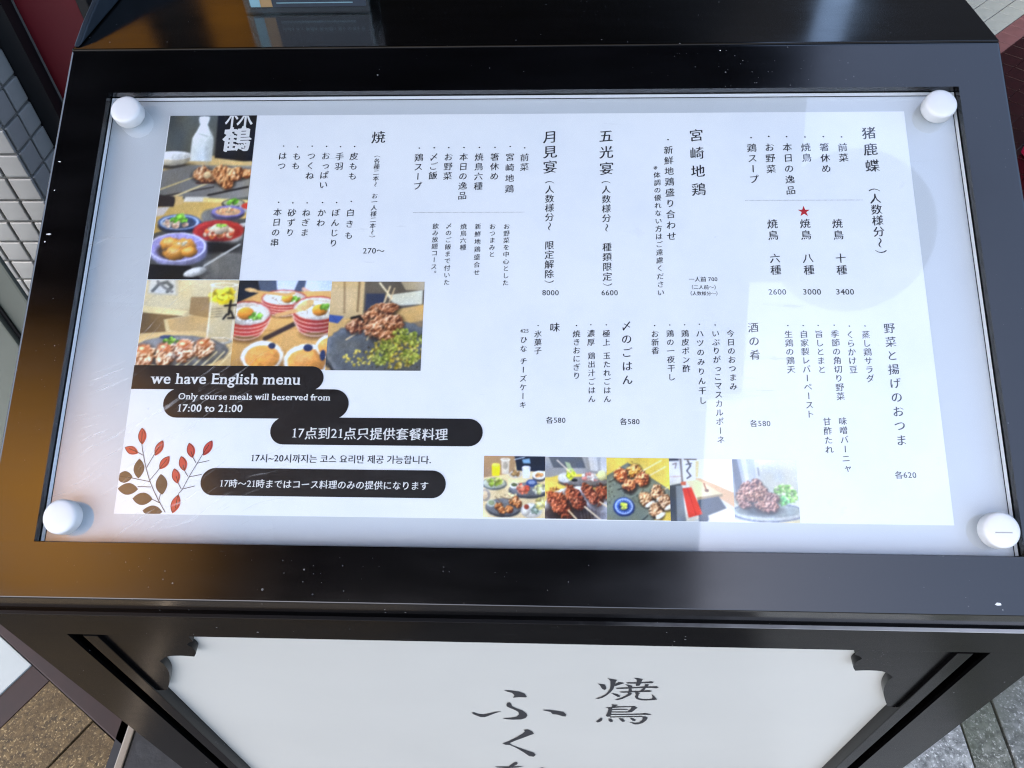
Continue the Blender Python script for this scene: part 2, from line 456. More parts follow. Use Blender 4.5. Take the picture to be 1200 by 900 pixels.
# ------------------------------------------------------------------ layout of the print, millimetres from the sheet's centre
COLUMNS = [
    ('heading', '猪鹿蝶', 255.6, 136.7, 109.3, 11.0, 0),
    ('note', '（人数様分〜）', 255.2, 89.6, 40.2, 8.6, 0),
    ('item', '前菜', 235.1, 124.8, 116.1, 7.4, 1),
    ('item', '箸休め', 221.6, 124.9, 107.1, 7.4, 1),
    ('item', '焼鳥', 207.9, 124.9, 116.2, 7.5, 1),
    ('item', '本日の逸品', 194.2, 125.0, 89.4, 7.4, 1),
    ('item', 'お野菜', 180.9, 125.1, 106.9, 7.5, 1),
    ('item', '鶏スープ', 167.6, 124.6, 98.5, 7.5, 1),
    ('item', '焼鳥\u3000十種', 226.0, 62.5, 26.1, 7.9, 0),
    ('item', '焼鳥\u3000八種', 202.7, 62.5, 26.1, 8.0, 0),
    ('item', '焼鳥\u3000六種', 179.0, 62.2, 26.0, 8.0, 0),
    ('heading', '野菜と揚げのおつま', 255.2, -17.9, -97.8, 8.1, 0),
    ('item', '蒸し鶏サラダ', 238.5, -22.7, -54.6, 6.0, 1),
    ('item', 'くらかけ豆', 227.6, -22.8, -48.2, 6.0, 1),
    ('item', '季節の角切り野菜', 217.1, -22.3, -67.5, 6.0, 1),
    ('item', '旨しとまと', 205.9, -22.5, -48.4, 6.0, 1),
    ('item', '自家製レバーペースト', 195.4, -22.6, -80.2, 6.0, 1),
    ('item', '生鶏の鶏天', 184.7, -22.7, -48.5, 6.0, 1),
    ('item', '味噌バーニャ', 217.1, -85.0, -117.2, 5.8, 0),
    ('item', '甘酢たれ', 206.4, -85.4, -104.8, 5.9, 0),
    ('heading', '酒の肴', 160.3, -17.8, -38.0, 7.8, 0),
    ('heading', '宮崎地鶏', 126.5, 135.6, 90.3, 11.1, 0),
    ('item', '新鮮地鶏盛り合わせ', 105.1, 123.1, 52.5, 7.3, 1),
    ('note', '※体調の優れない方はご遠慮ください', 95.9, 108.5, 8.4, 5.4, 0),
    ('heading', '五光宴', 58.2, 135.4, 107.9, 11.3, 0),
    ('note', '（人数様分〜\u3000種類限定）', 57.7, 96.5, 14.3, 7.1, 0),
    ('heading', '月見宴', 15.6, 134.8, 109.3, 11.4, 0),
    ('note', '（人数様分〜\u3000限定解除）', 15.4, 96.6, 16.5, 7.2, 0),
    ('item', '前菜', -3.8, 117.4, 109.3, 7.0, 1),
    ('item', '宮崎地鶏', -14.9, 117.8, 91.1, 7.0, 1),
    ('item', '箸休め', -26.5, 117.9, 101.7, 7.0, 1),
    ('item', '焼鳥六種', -38.5, 117.9, 93.5, 7.0, 1),
    ('item', '本日の逸品', -50.3, 118.0, 85.6, 7.0, 1),
    ('item', 'お野菜', -62.0, 118.0, 102.0, 7.0, 1),
    ('item', '〆ご飯', -73.2, 118.1, 102.4, 7.1, 1),
    ('item', '鶏スープ', -84.7, 117.7, 93.7, 7.1, 1),
    ('note', 'お野菜を中心とした', -16.4, 60.3, 15.7, 4.9, 0),
    ('note', 'おつまみと', -26.9, 60.3, 38.0, 4.9, 0),
    ('note', '新鮮地鶏盛合せ', -37.8, 60.3, 23.7, 4.9, 0),
    ('note', '焼鳥六種', -48.5, 60.3, 43.5, 5.0, 0),
    ('note', '〆のご飯まで付いた', -59.6, 60.7, 16.0, 4.9, 0),
    ('note', '飲み放題コース。', -69.5, 60.5, 22.8, 4.9, 0),
    ('heading', '味', 19.7, -18.3, -18.3, 7.6, 0),
    ('item', '氷菓子', 7.6, -23.3, -35.8, 5.7, 1),
    ('item', 'ひな', -2.6, -27.8, -34.4, 5.5, 0),
    ('item', 'チーズケーキ', -2.6, -43.6, -75.5, 5.4, 0),
    ('item', '焼きおにぎり', 35.1, -23.1, -54.0, 5.7, 1),
    ('item', '濃厚', 45.4, -22.8, -29.3, 5.7, 1),
    ('item', '鶏出汁ごはん', 45.6, -39.4, -70.8, 5.5, 0),
    ('item', '極上', 56.4, -22.8, -29.3, 5.7, 1),
    ('item', '玉たれごはん', 56.4, -39.3, -70.7, 5.5, 0),
    ('heading', '〆のごはん', 70.7, -16.9, -56.7, 7.8, 0),
    ('item', 'お新香', 90.8, -22.9, -35.3, 5.8, 1),
    ('item', '鶏の一夜干し', 101.5, -22.6, -54.6, 5.7, 1),
    ('item', '鶏皮ポン酢', 112.1, -22.5, -48.3, 5.7, 1),
    ('item', 'ハツのみりん干し', 122.5, -22.5, -71.2, 5.7, 1),
    ('item', 'いぶりがっこマスカルポーネ', 133.6, -22.4, -98.8, 5.7, 1),
    ('item', '今日のおつまみ', 144.1, -22.3, -61.0, 5.7, 0),
    ('heading', '焼', -116.9, 135.3, 135.3, 11.3, 0),
    ('note', '（各種二本〜\u3000お一人様二本〜）', -116.8, 118.8, 52.1, 4.9, 0),
    ('item', '皮もも', -134.9, 118.9, 102.1, 6.9, 1),
    ('item', '手羽', -145.9, 118.9, 110.6, 6.9, 1),
    ('item', 'おっぱい', -156.8, 119.4, 94.9, 6.9, 1),
    ('item', 'つくね', -168.0, 119.4, 102.6, 6.9, 1),
    ('item', 'もも', -179.4, 119.1, 111.0, 6.9, 1),
    ('item', 'はつ', -190.4, 119.5, 111.0, 6.9, 1),
    ('item', '白きも', -134.4, 71.7, 53.1, 6.7, 1),
    ('item', 'ぼんじり', -145.5, 71.7, 47.0, 6.7, 1),
    ('item', 'かわ', -156.3, 71.7, 63.4, 6.7, 1),
    ('item', 'ねぎま', -168.0, 71.7, 55.5, 6.7, 1),
    ('item', '砂ずり', -179.0, 71.7, 55.5, 6.8, 1),
    ('item', '本日の串', -190.0, 72.1, 47.4, 6.8, 1),
]
PRICES = [
    ('price', '2600', 179.0, 9.1, 13.0),
    ('price', '3000', 203.5, 9.2, 13.3),
    ('price', '3400', 226.8, 9.3, 13.2),
    ('price', '各620', 255.6, -121.6, 14.4),
    ('price', '各580', 161.0, -87.2, 14.2),
    ('price', '6600', 59.1, 8.1, 12.3),
    ('price', '8000', 16.4, 8.0, 12.4),
    ('price', '各580', 20.5, -86.2, 13.8),
    ('price', '各580', 71.7, -86.7, 13.8),
    ('price', '270〜', -114.9, 40.7, 16.6),
    ('price', '一人前 700', 126.6, 18.7, 20.8),
    ('price', '（二人前〜）', 126.8, 12.6, 22.0),
    ('price', '（人数様分〜）', 126.8, 7.8, 23.7),
    ('price', '425', -2.1, -21.1, 6.4),
]
BANNER_ROWS = [
    ('s', 'we have English menu', -269.8, -161.2, -62.1),
    ('s', 'Only course meals will beserved from', -248.7, -138.9, -73.5),
    ('s', '17:00 to 21:00', -248.3, -201.0, -82.4),
    ('c', '17点到21点只提供套餐料理', -164.5, -54.3, -97.1),
    ('k', '17시~20시까지는 코스 요리만 제공 가능합니다.', -191.9, -65.2, -115.0),
    ('c', '17時〜21時まではコース料理のみの提供になります', -211.8, -66.3, -132.9),
]
BANNERS = [
    (-283.7, -144.9, -66.2, -48.5),
    (-258.9, -125.6, -86.9, -65.4),
    (-179.8, -30.2, -105.3, -85.8),
    (-225.3, -54.6, -141.3, -122.3),
]
PHOTO_RECTS = [
    (-283.0, -213.8, 17.7, 155.0),
    (-283.2, -213.5, -50.0, 17.2),
    (-213.5, -144.3, -50.9, 17.0),
    (-144.3, -75.7, -51.3, 16.3),
    (-28.8, 13.3, -153.6, -111.7),
    (13.3, 55.2, -153.9, -111.9),
    (55.2, 97.7, -154.1, -112.0),
    (97.7, 140.4, -154.4, -112.1),
    (140.4, 183.3, -154.5, -112.2),
]
DIVIDERS = [
    (160.3, 246.1, 81.2),
    (-86.9, -3.0, 71.8),
]
STAR = (202.5, 72.1)
BERRIES = [
    (-270.1, -106.4, -271.7, -94.4, 3.0),
    (-272.2, -112.6, -282.1, -108.4, 2.9),
    (-259.8, -114.2, -255.6, -103.1, 2.9),
    (-255.5, -123.7, -249.6, -114.3, 3.0),
    (-233.0, -115.5, -236.6, -104.8, 2.9),
    (-237.5, -124.8, -241.1, -114.2, 2.9),
    (-241.4, -133.5, -245.0, -122.9, 2.9),
    (-225.5, -113.8, -220.4, -102.8, 2.9),
    (-242.5, -153.9, -239.8, -141.1, 3.3),
]
LEAVES = [
    (-269.6, -130.2, -270.8, -116.4, 3.8),
    (-251.4, -141.3, -254.1, -126.9, 4.1),
    (-285.3, -129.2, -273.9, -129.4, 4.1),
    (-283.2, -137.4, -268.9, -137.7, 4.1),
    (-271.9, -144.1, -257.7, -144.4, 4.3),
    (-263.7, -152.3, -249.8, -153.0, 3.9),
]
STEMS = [
    [(-247.6, -153.3), (-254.1, -144.1), (-261.0, -132.4), (-266.0, -120.5), (-270.3, -106.5), (-271.3, -97.0)],
    [(-261.2, -131.1), (-255.5, -123.1), (-251.0, -116.4)],
    [(-264.8, -122.5), (-260.8, -113.8), (-257.0, -106.4)],
    [(-268.6, -113.9), (-272.6, -111.9), (-279.1, -109.3)],
    [(-261.3, -132.4), (-274.8, -129.9), (-283.0, -128.9)],
    [(-259.9, -136.0), (-269.3, -135.9)],
    [(-252.4, -146.9), (-258.1, -144.4)],
    [(-253.0, -144.7), (-252.6, -140.8)],
    [(-240.8, -150.4), (-240.1, -141.3), (-237.6, -137.3), (-234.0, -128.8), (-229.1, -118.8), (-226.4, -113.4), (-222.3, -106.0)],
    [(-238.3, -137.3), (-240.8, -133.4), (-243.0, -128.2)],
    [(-234.7, -128.4), (-237.6, -124.4), (-239.2, -120.2)],
    [(-230.2, -118.8), (-232.7, -115.1), (-234.7, -110.8)],
    [(-234.0, -128.8), (-225.2, -126.9)],
    [(-229.5, -119.2), (-220.9, -117.1)],
    [(-237.9, -137.3), (-229.2, -135.0)],
]
SIGN = {
    '焼': [
        [(61.4, 701.6), (64.1, 700.7), (67.1, 699.7), (68.7, 695.3), (69.2, 690.0), (67.9, 687.8), (65.9, 689.8), (64.4, 695.1), (63.5, 698.5)],
        [(68.3, 713.9), (70.9, 712.5), (73.7, 711.3), (76.3, 710.4), (75.6, 707.1), (75.3, 699.3), (75.0, 690.4), (73.3, 683.1), (70.7, 675.5), (67.8, 669.7), (64.8, 666.5), (61.5, 666.6), (65.8, 671.1), (69.3, 677.3), (71.0, 683.8), (72.1, 690.2), (71.9, 699.1), (71.2, 707.7), (70.0, 711.4)],
        [(75.0, 700.1), (77.8, 706.1), (80.4, 704.8), (82.7, 703.9), (80.1, 701.3), (77.2, 698.4), (75.5, 696.5)],
        [(73.5, 680.9), (76.1, 679.9), (79.5, 678.0), (81.6, 674.8), (81.5, 672.1), (79.9, 672.0), (77.1, 675.9)],
        [(83.8, 705.4), (90.8, 705.8), (96.3, 706.5), (102.9, 708.8), (105.4, 707.8), (104.5, 705.3), (96.5, 704.5), (91.1, 703.4), (84.9, 703.4)],
        [(89.3, 715.1), (92.4, 715.3), (96.3, 713.0), (95.7, 709.2), (95.7, 703.2), (94.9, 699.1), (92.5, 698.3), (91.9, 701.2), (92.1, 707.3), (91.4, 712.4)],
        [(76.4, 692.6), (83.2, 694.0), (88.8, 694.9), (98.0, 696.7), (105.3, 697.7), (108.7, 698.2), (110.8, 696.3), (108.9, 694.0), (104.4, 694.8), (97.0, 694.0), (89.0, 692.4), (82.2, 691.0), (77.8, 690.8)],
        [(83.5, 701.0), (86.4, 700.3), (89.4, 698.1), (89.2, 693.1), (90.1, 687.8), (89.8, 683.2), (87.6, 683.1), (87.2, 691.2), (86.0, 697.3)],
        [(99.2, 702.5), (102.4, 701.9), (101.8, 698.9), (100.5, 693.8), (99.8, 688.4), (97.9, 685.6), (96.5, 686.4), (98.3, 693.7), (99.3, 699.0)],
        [(80.2, 684.4), (86.5, 685.0), (92.7, 686.5), (98.9, 687.6), (103.8, 689.0), (106.5, 687.4), (104.8, 685.5), (97.9, 684.7), (89.8, 683.4), (84.2, 682.3), (81.3, 682.8)],
        [(87.3, 683.1), (91.0, 680.9), (89.8, 676.8), (87.0, 671.9), (83.6, 667.0), (79.9, 664.6), (77.9, 665.1), (82.7, 669.8), (86.1, 675.6), (87.6, 680.0)],
        [(93.0, 683.4), (97.2, 682.4), (96.6, 679.1), (96.4, 673.5), (97.2, 669.8), (101.0, 667.8), (106.1, 668.1), (108.2, 669.6), (108.4, 673.4), (107.0, 679.8), (108.5, 678.0), (110.7, 672.6), (112.9, 668.0), (110.2, 666.5), (104.5, 665.2), (99.9, 665.2), (95.8, 667.8), (93.8, 673.3), (94.1, 678.9)],
    ],
    '鳥': [
        [(75.8, 653.0), (81.5, 652.4), (80.4, 649.3), (78.3, 646.8), (76.6, 646.7), (77.1, 650.7)],
        [(71.4, 645.1), (74.0, 645.9), (76.7, 646.1), (77.5, 644.2), (77.6, 633.0), (77.4, 622.6), (74.7, 621.4), (73.4, 624.0), (74.1, 632.8), (74.4, 640.9), (73.5, 643.9)],
        [(76.5, 646.3), (81.8, 648.4), (92.6, 649.6), (94.1, 648.1), (83.3, 646.2), (77.4, 644.0)],
        [(92.3, 649.4), (95.6, 650.0), (98.5, 646.6), (97.0, 641.5), (94.9, 635.3), (92.4, 634.1), (90.9, 635.6), (93.0, 642.3), (93.5, 647.3)],
        [(77.0, 641.3), (83.6, 642.4), (91.6, 642.4), (90.4, 640.7), (77.2, 639.5)],
        [(77.2, 634.8), (90.8, 636.0), (93.6, 635.0), (91.1, 633.6), (77.3, 633.0)],
        [(76.9, 628.6), (91.4, 629.7), (103.4, 631.4), (106.6, 633.1), (112.6, 630.2), (110.4, 628.6), (103.6, 628.9), (91.6, 627.2), (77.1, 626.2)],
        [(77.1, 621.8), (91.9, 623.7), (104.7, 625.3), (105.9, 623.1), (92.1, 621.4), (77.3, 619.5)],
        [(104.4, 624.6), (107.6, 623.8), (110.2, 621.3), (109.6, 614.4), (107.3, 606.7), (103.5, 602.7), (100.1, 602.4), (97.7, 605.3), (94.7, 608.5), (100.4, 606.2), (103.7, 607.9), (105.8, 614.1), (105.9, 620.5)],
        [(65.6, 607.9), (67.7, 613.4), (69.4, 618.9), (70.9, 616.2), (70.9, 611.5), (69.5, 607.1), (67.1, 605.2)],
        [(76.1, 616.6), (78.5, 615.9), (80.3, 611.1), (80.5, 607.5), (78.5, 606.9), (76.6, 610.9)],
        [(84.9, 617.9), (88.7, 617.1), (90.9, 611.9), (90.8, 609.1), (88.8, 608.5), (87.0, 612.7)],
        [(94.6, 620.1), (97.9, 617.8), (100.4, 614.8), (99.9, 611.5), (97.8, 611.8), (96.1, 616.0)],
    ],
    'ふ': [
        [(-14.0, 681.6), (-8.4, 681.4), (-1.9, 679.2), (2.7, 674.6), (4.7, 668.2), (3.6, 665.9), (-2.1, 666.1), (-7.1, 664.1), (-5.7, 670.3), (-7.6, 676.1), (-11.3, 678.6)],
        [(-13.2, 646.4), (-12.3, 651.4), (-10.1, 652.7), (-8.8, 648.2), (-8.4, 643.0), (-4.6, 637.4), (0.2, 632.7), (3.6, 625.4), (4.6, 619.4), (3.0, 612.5), (-1.1, 608.4), (-8.3, 607.2), (-14.4, 608.0), (-17.9, 610.3), (-10.2, 612.1), (-5.1, 615.6), (-2.7, 621.9), (-3.3, 628.6), (-6.7, 634.3), (-10.5, 638.7), (-12.9, 642.1)],
        [(-44.5, 623.8), (-42.5, 624.5), (-39.2, 620.5), (-34.2, 619.6), (-29.0, 623.1), (-23.8, 627.1), (-17.9, 629.3), (-23.9, 623.4), (-29.3, 616.9), (-33.6, 612.3), (-37.1, 612.0), (-40.5, 616.1), (-43.3, 619.6)],
        [(17.5, 635.4), (23.9, 635.9), (30.9, 633.4), (36.4, 630.8), (38.8, 624.3), (38.4, 619.4), (35.7, 619.8), (31.1, 623.8), (26.6, 625.3), (25.0, 630.6), (20.0, 633.2)],
    ],
    'く': [
        [(0.7, 579.0), (4.7, 580.3), (8.4, 575.2), (10.3, 567.8), (6.7, 563.4), (0.2, 554.8), (-7.5, 545.3), (-13.2, 536.8), (-11.2, 530.3), (-3.6, 521.6), (4.1, 512.8), (9.7, 507.5), (11.8, 499.8), (9.7, 492.9), (5.1, 494.8), (0.7, 505.5), (-6.9, 521.3), (-13.4, 530.9), (-17.3, 530.6), (-20.4, 535.1), (-14.2, 542.9), (-6.2, 556.1), (-0.7, 566.9), (2.0, 574.0)],
    ],
    'な': [
        [(-31.0, 453.3), (-19.0, 454.5), (0.1, 458.5), (-7.1, 452.2), (-19.2, 448.4), (-28.7, 450.1)],
        [(-10.3, 471.4), (-7.9, 472.9), (-6.6, 468.4), (-8.1, 462.4), (-14.3, 451.9), (-19.6, 436.1), (-24.0, 412.9), (-26.5, 412.6), (-20.6, 442.6), (-15.3, 459.1)],
        [(14.9, 450.4), (18.5, 455.1), (21.5, 451.1), (22.2, 435.7), (16.8, 439.6)],
    ],
}
_glyph = {}
def glyph_batch(jobs):
    """outlines of many characters with one evaluation"""
    obs = []
    for key in jobs:
        if key in _glyph:
            continue
        cu = bpy.data.curves.new('glyph', 'FONT')
        cu.body = key[0]; cu.size = 1.0; cu.offset = key[1]; cu.resolution_u = key[2]; cu.fill_mode = 'FRONT'
        ob = bpy.data.objects.new('glyph', cu); col.objects.link(ob); obs.append((key, ob, cu))
    if not obs:
        return
    dg = bpy.context.evaluated_depsgraph_get()
    for key, ob, cu in obs:
        ev = ob.evaluated_get(dg); me = ev.to_mesh()
        _glyph[key] = (np.array([v.co[:2] for v in me.vertices], float).reshape(-1, 2), [tuple(p.vertices) for p in me.polygons])
        ev.to_mesh_clear()
    for key, ob, cu in obs:
        bpy.data.objects.remove(ob); bpy.data.curves.remove(cu)

def glyph(chr_, offset=0.0, res=3):
    key = (chr_, offset, res)
    if key not in _glyph:
        glyph_batch([key])
    return _glyph[key]

ITEM_THIN, HEAD_THIN, ROW_THIN = -0.012, -0.016, -0.009
_latin = sorted({c for row in PRICES + BANNER_ROWS for c in row[1] if ord(c) < 0x2000 and c != ' '})
_cjk = sorted({c for row in PRICES + BANNER_ROWS for c in row[1] if ord(c) > 0x2000})
glyph_batch([(c, HEAD_THIN if k == 'heading' else ITEM_THIN, 4 if k == 'heading' else 2) for k, t in sorted({(r_[0], r_[1]) for r_ in COLUMNS}) for c in t if c != '　']
            + [(c, ROW_THIN, 3) for c in _cjk] + [(c, o_, 4) for c in _latin for o_ in (0.0, 0.006)]
            + [('|' + c + '|', 0.0, 2) for c in _latin] + [('||', 0.0, 2), ('|n n|', 0.0, 2), ('|nn|', 0.0, 2), ('・', ITEM_THIN, 2), ('鶴', 0.0, 4), ('林', 0.0, 4)])


# ------------------------------------------------------------------ the setting: ground and paving
structure(box('ground', 'asphalt', -12, 12, -10, 14, -0.30, -0.012))

pav = structure(bpy.data.objects.new('pavement', None)); col.objects.link(pav)
def stone(m, x0, x1, y0, y1, top=0.0):
    box('paving_stone', m, x0, x1, y0, y1, -0.05, top, pav, 0.002)
for k in range(4):
    y0 = -1.42 + k * 0.62
    stone('granite_light', 0.402, 0.699, y0, y0 + 0.616, 0.0)
    stone('granite_moss', 0.703, 0.762, y0 + 0.02, y0 + 0.636, -0.002)
    stone('granite_grey', 0.766, 1.20, y0 - 0.05, y0 + 0.566, -0.001)
    stone('granite_grey', 1.205, 1.64, y0 + 0.02, y0 + 0.636, 0.0)

# left of the stand: marble slab, rusty channel, exposed aggregate
def turned(o):
    o.location = (-0.876, 0.081, 0); o.rotation_euler = (0, 0, math.atan2(-0.53, 0.85))
    return structure(o)
turned(box('marble_slab', 'marble', -0.80, 0.0, -0.60, 0.0, -0.05, 0.004, None, 0.002))
turned(box('kerb_strip', 'rust_metal', 0.001, 0.049, -0.60, 0.0, -0.05, 0.001))
turned(box('threshold_strip', 'rust_metal', -0.80, 0.55, 0.001, 0.085, -0.05, 0.002, None, 0.002))
turned(box('aggregate_path', 'aggregate', 0.050, 0.168, -0.60, 0.0, -0.05, 0.000))
turned(box('aggregate_border', 'aggregate', 0.172, 0.90, -0.60, -0.001, -0.05, -0.001))

# diagonal red floor tiles behind the stand, sky glare painted as paler tiles
floor = structure(box('tile_floor', 'floor_far', -3.2, 3.2, 0.95, 3.0, -0.02, -0.0035))
tile_me = {}
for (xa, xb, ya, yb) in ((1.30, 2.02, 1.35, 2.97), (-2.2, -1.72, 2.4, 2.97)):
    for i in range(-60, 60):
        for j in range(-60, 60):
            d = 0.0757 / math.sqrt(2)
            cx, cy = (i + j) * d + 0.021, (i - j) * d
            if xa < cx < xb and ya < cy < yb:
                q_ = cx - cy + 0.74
                m_ = 'floor_tile_red' if cx < 0 or q_ > 0.06 else ('floor_tile_half_glare' if q_ > -0.06 else 'floor_tile_glare')
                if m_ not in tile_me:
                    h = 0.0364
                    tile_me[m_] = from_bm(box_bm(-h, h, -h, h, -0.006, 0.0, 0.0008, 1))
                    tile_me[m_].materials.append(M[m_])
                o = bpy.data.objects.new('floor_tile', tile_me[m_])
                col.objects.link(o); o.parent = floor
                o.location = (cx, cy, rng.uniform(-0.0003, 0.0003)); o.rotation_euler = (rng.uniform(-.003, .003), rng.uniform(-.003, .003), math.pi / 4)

# tiled wall corner at the left
TX, TY, TM = -0.94, 0.80, 0.05
wall = thing('tiled_wall', 'grey wall end faced with small square glazed tiles beside a red hoarding', 'wall', (TX, TY, 0))
box('wall_core', 'grout', -0.80, -0.006, 0.006, 0.30, 0.0, 1.30, wall)
def tile_mesh():
    me = from_bm(box_bm(-0.0222, 0.0222, 0, 0.006, -0.0222, 0.0222, 0.0022, 2), True)
    me.materials.append(M['wall_tile'])
    return me
tm = tile_mesh()
zoff = 0.007
for r_ in range(0, 25):
    for c_ in range(0, 9):
        o = bpy.data.objects.new('tile', tm); col.objects.link(o); o.parent = wall
        o.location = (-0.025 - c_ * TM, rng.uniform(-.0004, .0004), 0.03 + zoff + r_ * TM)
        o.rotation_euler = (rng.uniform(-.008, .008), 0, rng.uniform(-.008, .008))
    for c_ in range(0, 2):
        o = bpy.data.objects.new('tile', tm); col.objects.link(o); o.parent = wall
        o.location = (rng.uniform(-.0004, .0004), 0.031 + c_ * TM, 0.03 + zoff + r_ * TM)
        o.rotation_euler = (rng.uniform(-.008, .008), 0, math.pi / 2 + rng.uniform(-.008, .008))

tag(prism('door_jamb', 'black_frame', [(-0.944, 0.905), (-0.902, 0.905), (-0.902, 0.935), (-0.944, 0.935)], 'z', 0, 1.3), 'narrow black door jamb between tiled wall and red hoarding', 'door jamb')
red = thing('red_hoarding', 'plain dark red upright hoarding beside the tiled wall', 'hoarding', (-0.85, 0.95, 0))
box('board', 'red_paint', -0.05, 0.060, -0.012, 0.012, 0, 1.3, red, 0.002)
box('edge_post', 'black_frame', 0.061, 0.080, -0.016, 0.018, 0, 1.3, red, 0.002)

post = thing('metal_post', 'grey green sheet metal post standing before the tiled wall', 'post', (-0.79, 0.40, 0))
box('face', 'metal_green', -0.24, 0.055, 0, 0.008, 0, 0.80, post, 0.004)
box('cover_strip', 'metal_green', -0.24, 0.005, -0.012, -0.001, 0, 0.80, post, 0.003)
box('seam', 'black_frame', 0.0055, 0.011, -0.004, -0.0005, 0, 0.80, post)

crate = thing('red_crate', 'crimson plastic crate on the floor beyond the black stand', 'crate', (1.60, 1.55, 0))
for (x0, x1, y0, y1) in ((-.16, .16, -.12, -.108), (-.16, .16, .108, .12), (-.16, -.148, -.107, .107), (.148, .16, -.107, .107)):
    box('side_wall', 'crimson', x0, x1, y0, y1, 0.004, 0.24, crate, 0.003)
box('bottom', 'crimson', -.147, .147, -.107, .107, 0.004, 0.016, crate)

mat = thing('floor_mat', 'black rubber floor mat with a metal edge strip under the stand', 'mat', (-0.1, -0.1, 0))
box('rubber_sheet', 'rubber_mat', -0.552, 0.49, -0.42, 0.30, -0.011, 0.004, mat, 0.002)
box('edge_strip', 'aluminium', -0.566, -0.5525, -0.42, 0.30, -0.011, 0.007, mat, 0.002)
box('edge_groove', 'dark_metal', -0.582, -0.5665, -0.42, 0.30, -0.011, 0.002, mat)

# ------------------------------------------------------------------ unseen things added for the lacquer and clear plate to mirror: eave, lantern, lit sign, shop front
eave = thing('added_eave', 'unseen dark timber eave added for the lacquer and plate to mirror', 'eave', (0, 0.3, 2.6))  # added out of view; its stepped edge outlines the plate reflection
box('eave_board', 'timber_dark', -2.1, 0.50, -1.85, -0.772, 0.0, 0.06, eave)
box('eave_board', 'timber_dark', -2.1, 0.60, -0.771, -0.43, 0.0, 0.06, eave)
box('eave_board', 'timber_dark', -2.1, 0.72, -0.429, 2.7, 0.0, 0.06, eave)
lan = thing('added_lantern', 'unseen round lantern added as a dark disc in the plate reflection', 'lantern', (0.87, 0.01, 2.62))  # added out of view to give the plate a round dark reflection
def lantern():
    bm = bmesh.new()
    prof = []
    for i in range(25):
        a = -math.pi / 2 + math.pi * i / 24
        r = max(0.05, 0.22 * math.cos(a)) + (0.004 if i % 2 else 0)
        prof.append((r, 0.19 * math.sin(a)))
    ring = []
    for r, z in prof:
        ring.append([bm.verts.new((r * math.cos(k * math.tau / 32), r * math.sin(k * math.tau / 32), z)) for k in range(32)])
    for i in range(24):
        for k in range(32):
            bm.faces.new((ring[i][k], ring[i][(k + 1) % 32], ring[i + 1][(k + 1) % 32], ring[i + 1][k]))
    bm.faces.new(ring[0][::-1]); bm.faces.new(ring[-1])
    new_obj('shade', from_bm(bm, True), 'added_lantern_paper', lan)
    box('bracket_arm', 'timber_dark', -0.16, 0.02, -0.012, 0.012, 0.195, 0.215, lan)
lantern()

sgn = thing('added_sign', 'unseen amber glowing box added for warm reflections in the lacquer', 'sign', (-1.34, -0.74, 2.30))  # added out of view to turn the left-hand reflections amber
box('case', 'timber_dark', -0.56, 0.56, -0.58, 0.58, 0.02, 0.20, sgn, 0.004)
box('lit_face', 'added_amber', -0.55, 0.55, -0.57, 0.57, 0.002, 0.0195, sgn)
for sx in (-0.4, 0.4):
    box('hanger', 'dark_metal', sx - 0.01, sx + 0.01, -0.01, 0.01, 0.2, 0.30, sgn)

fac = thing('added_shop_front', 'unseen dark shop front with glowing panes added for the deck reflection', 'building', (0, 3.02, 0))  # added out of view as a dark backdrop mirrored in the deck
box('wall', 'timber_dark', -4.0, 1.20, 0.02, 0.20, 0, 3.4, fac)
for (x0, x1, z0, z1) in ((-2.20, -1.76, 2.27, 2.50), (-1.48, -1.27, 2.02, 2.50), (-1.98, -1.80, 2.06, 2.21)):
    w = box('added_window', 'black_frame', x0 - 0.03, x1 + 0.03, 0.0, 0.018, z0 - 0.03, z1 + 0.03, fac)
    box('pane', 'added_window_glow', x0, x1, -0.006, -0.001, z0, z1, w)  # glow added for the amber patches mirrored in the deck
tag(box('added_wall', 'timber_dark', 1.44, 6.0, 3.03, 3.3, 0, 4.2), 'unseen plain dark wall added to shape the reflections', 'wall')  # added out of view to limit the sky that floor and deck mirror

# ------------------------------------------------------------------ the menu stand
stand = thing('menu_stand', 'glossy black lacquered menu stand with slanted top and white front panel', 'menu stand', (0, 0, 0))
BR = (SLOPE, 0, 0)
def on_board(o):
    o.location = (0, 0, ZC); o.rotation_euler = BR
    return o
HW, OW, OH = 0.3605, 0.325, 0.1716
c_, s_ = math.cos(SLOPE), math.sin(SLOPE)
def w_yz(v, n):
    return (v * c_ - n * s_, ZC + v * s_ + n * c_)
LOW, TOP = -0.208, 0.2105
y0, z0 = w_yz(LOW, 0)
# lower rail: slanted top and a plumb front edge
prof = [w_yz(-OH, 0), (y0, z0), (y0 + 0.0006, 0.8382), (y0 + 0.03, 0.8382), w_yz(-OH, -0.022)]
prism('frame_rail', 'lacquer', prof, 'x', -HW, HW, stand, 0.0009,
      lambda e: all(abs(v.co.y - y0) < 1e-4 and abs(v.co.z - z0) < 1e-4 for v in e.verts))
def rail(u0, u1, v0, v1, test):
    pts = [(u0, v0), (u1, v0), (u1, v1), (u0, v1)]
    on_board(prism('frame_rail', 'lacquer', pts, 'z', -0.022, 0.0, stand, 0.0025, test))
top_e = lambda e: all(abs(v.co.z) < 1e-6 for v in e.verts)
rail(-HW, HW, OH, TOP, lambda e: top_e(e) and (all(v.co.y > TOP - 1e-5 for v in e.verts) or abs(e.verts[0].co.x - e.verts[1].co.x) < 1e-6))
rail(-HW, -OW, -OH, OH, lambda e: top_e(e) and all(v.co.x < -OW - 0.01 for v in e.verts))
rail(OW, HW, -OH, OH, lambda e: top_e(e) and all(v.co.x > OW + 0.01 for v in e.verts))
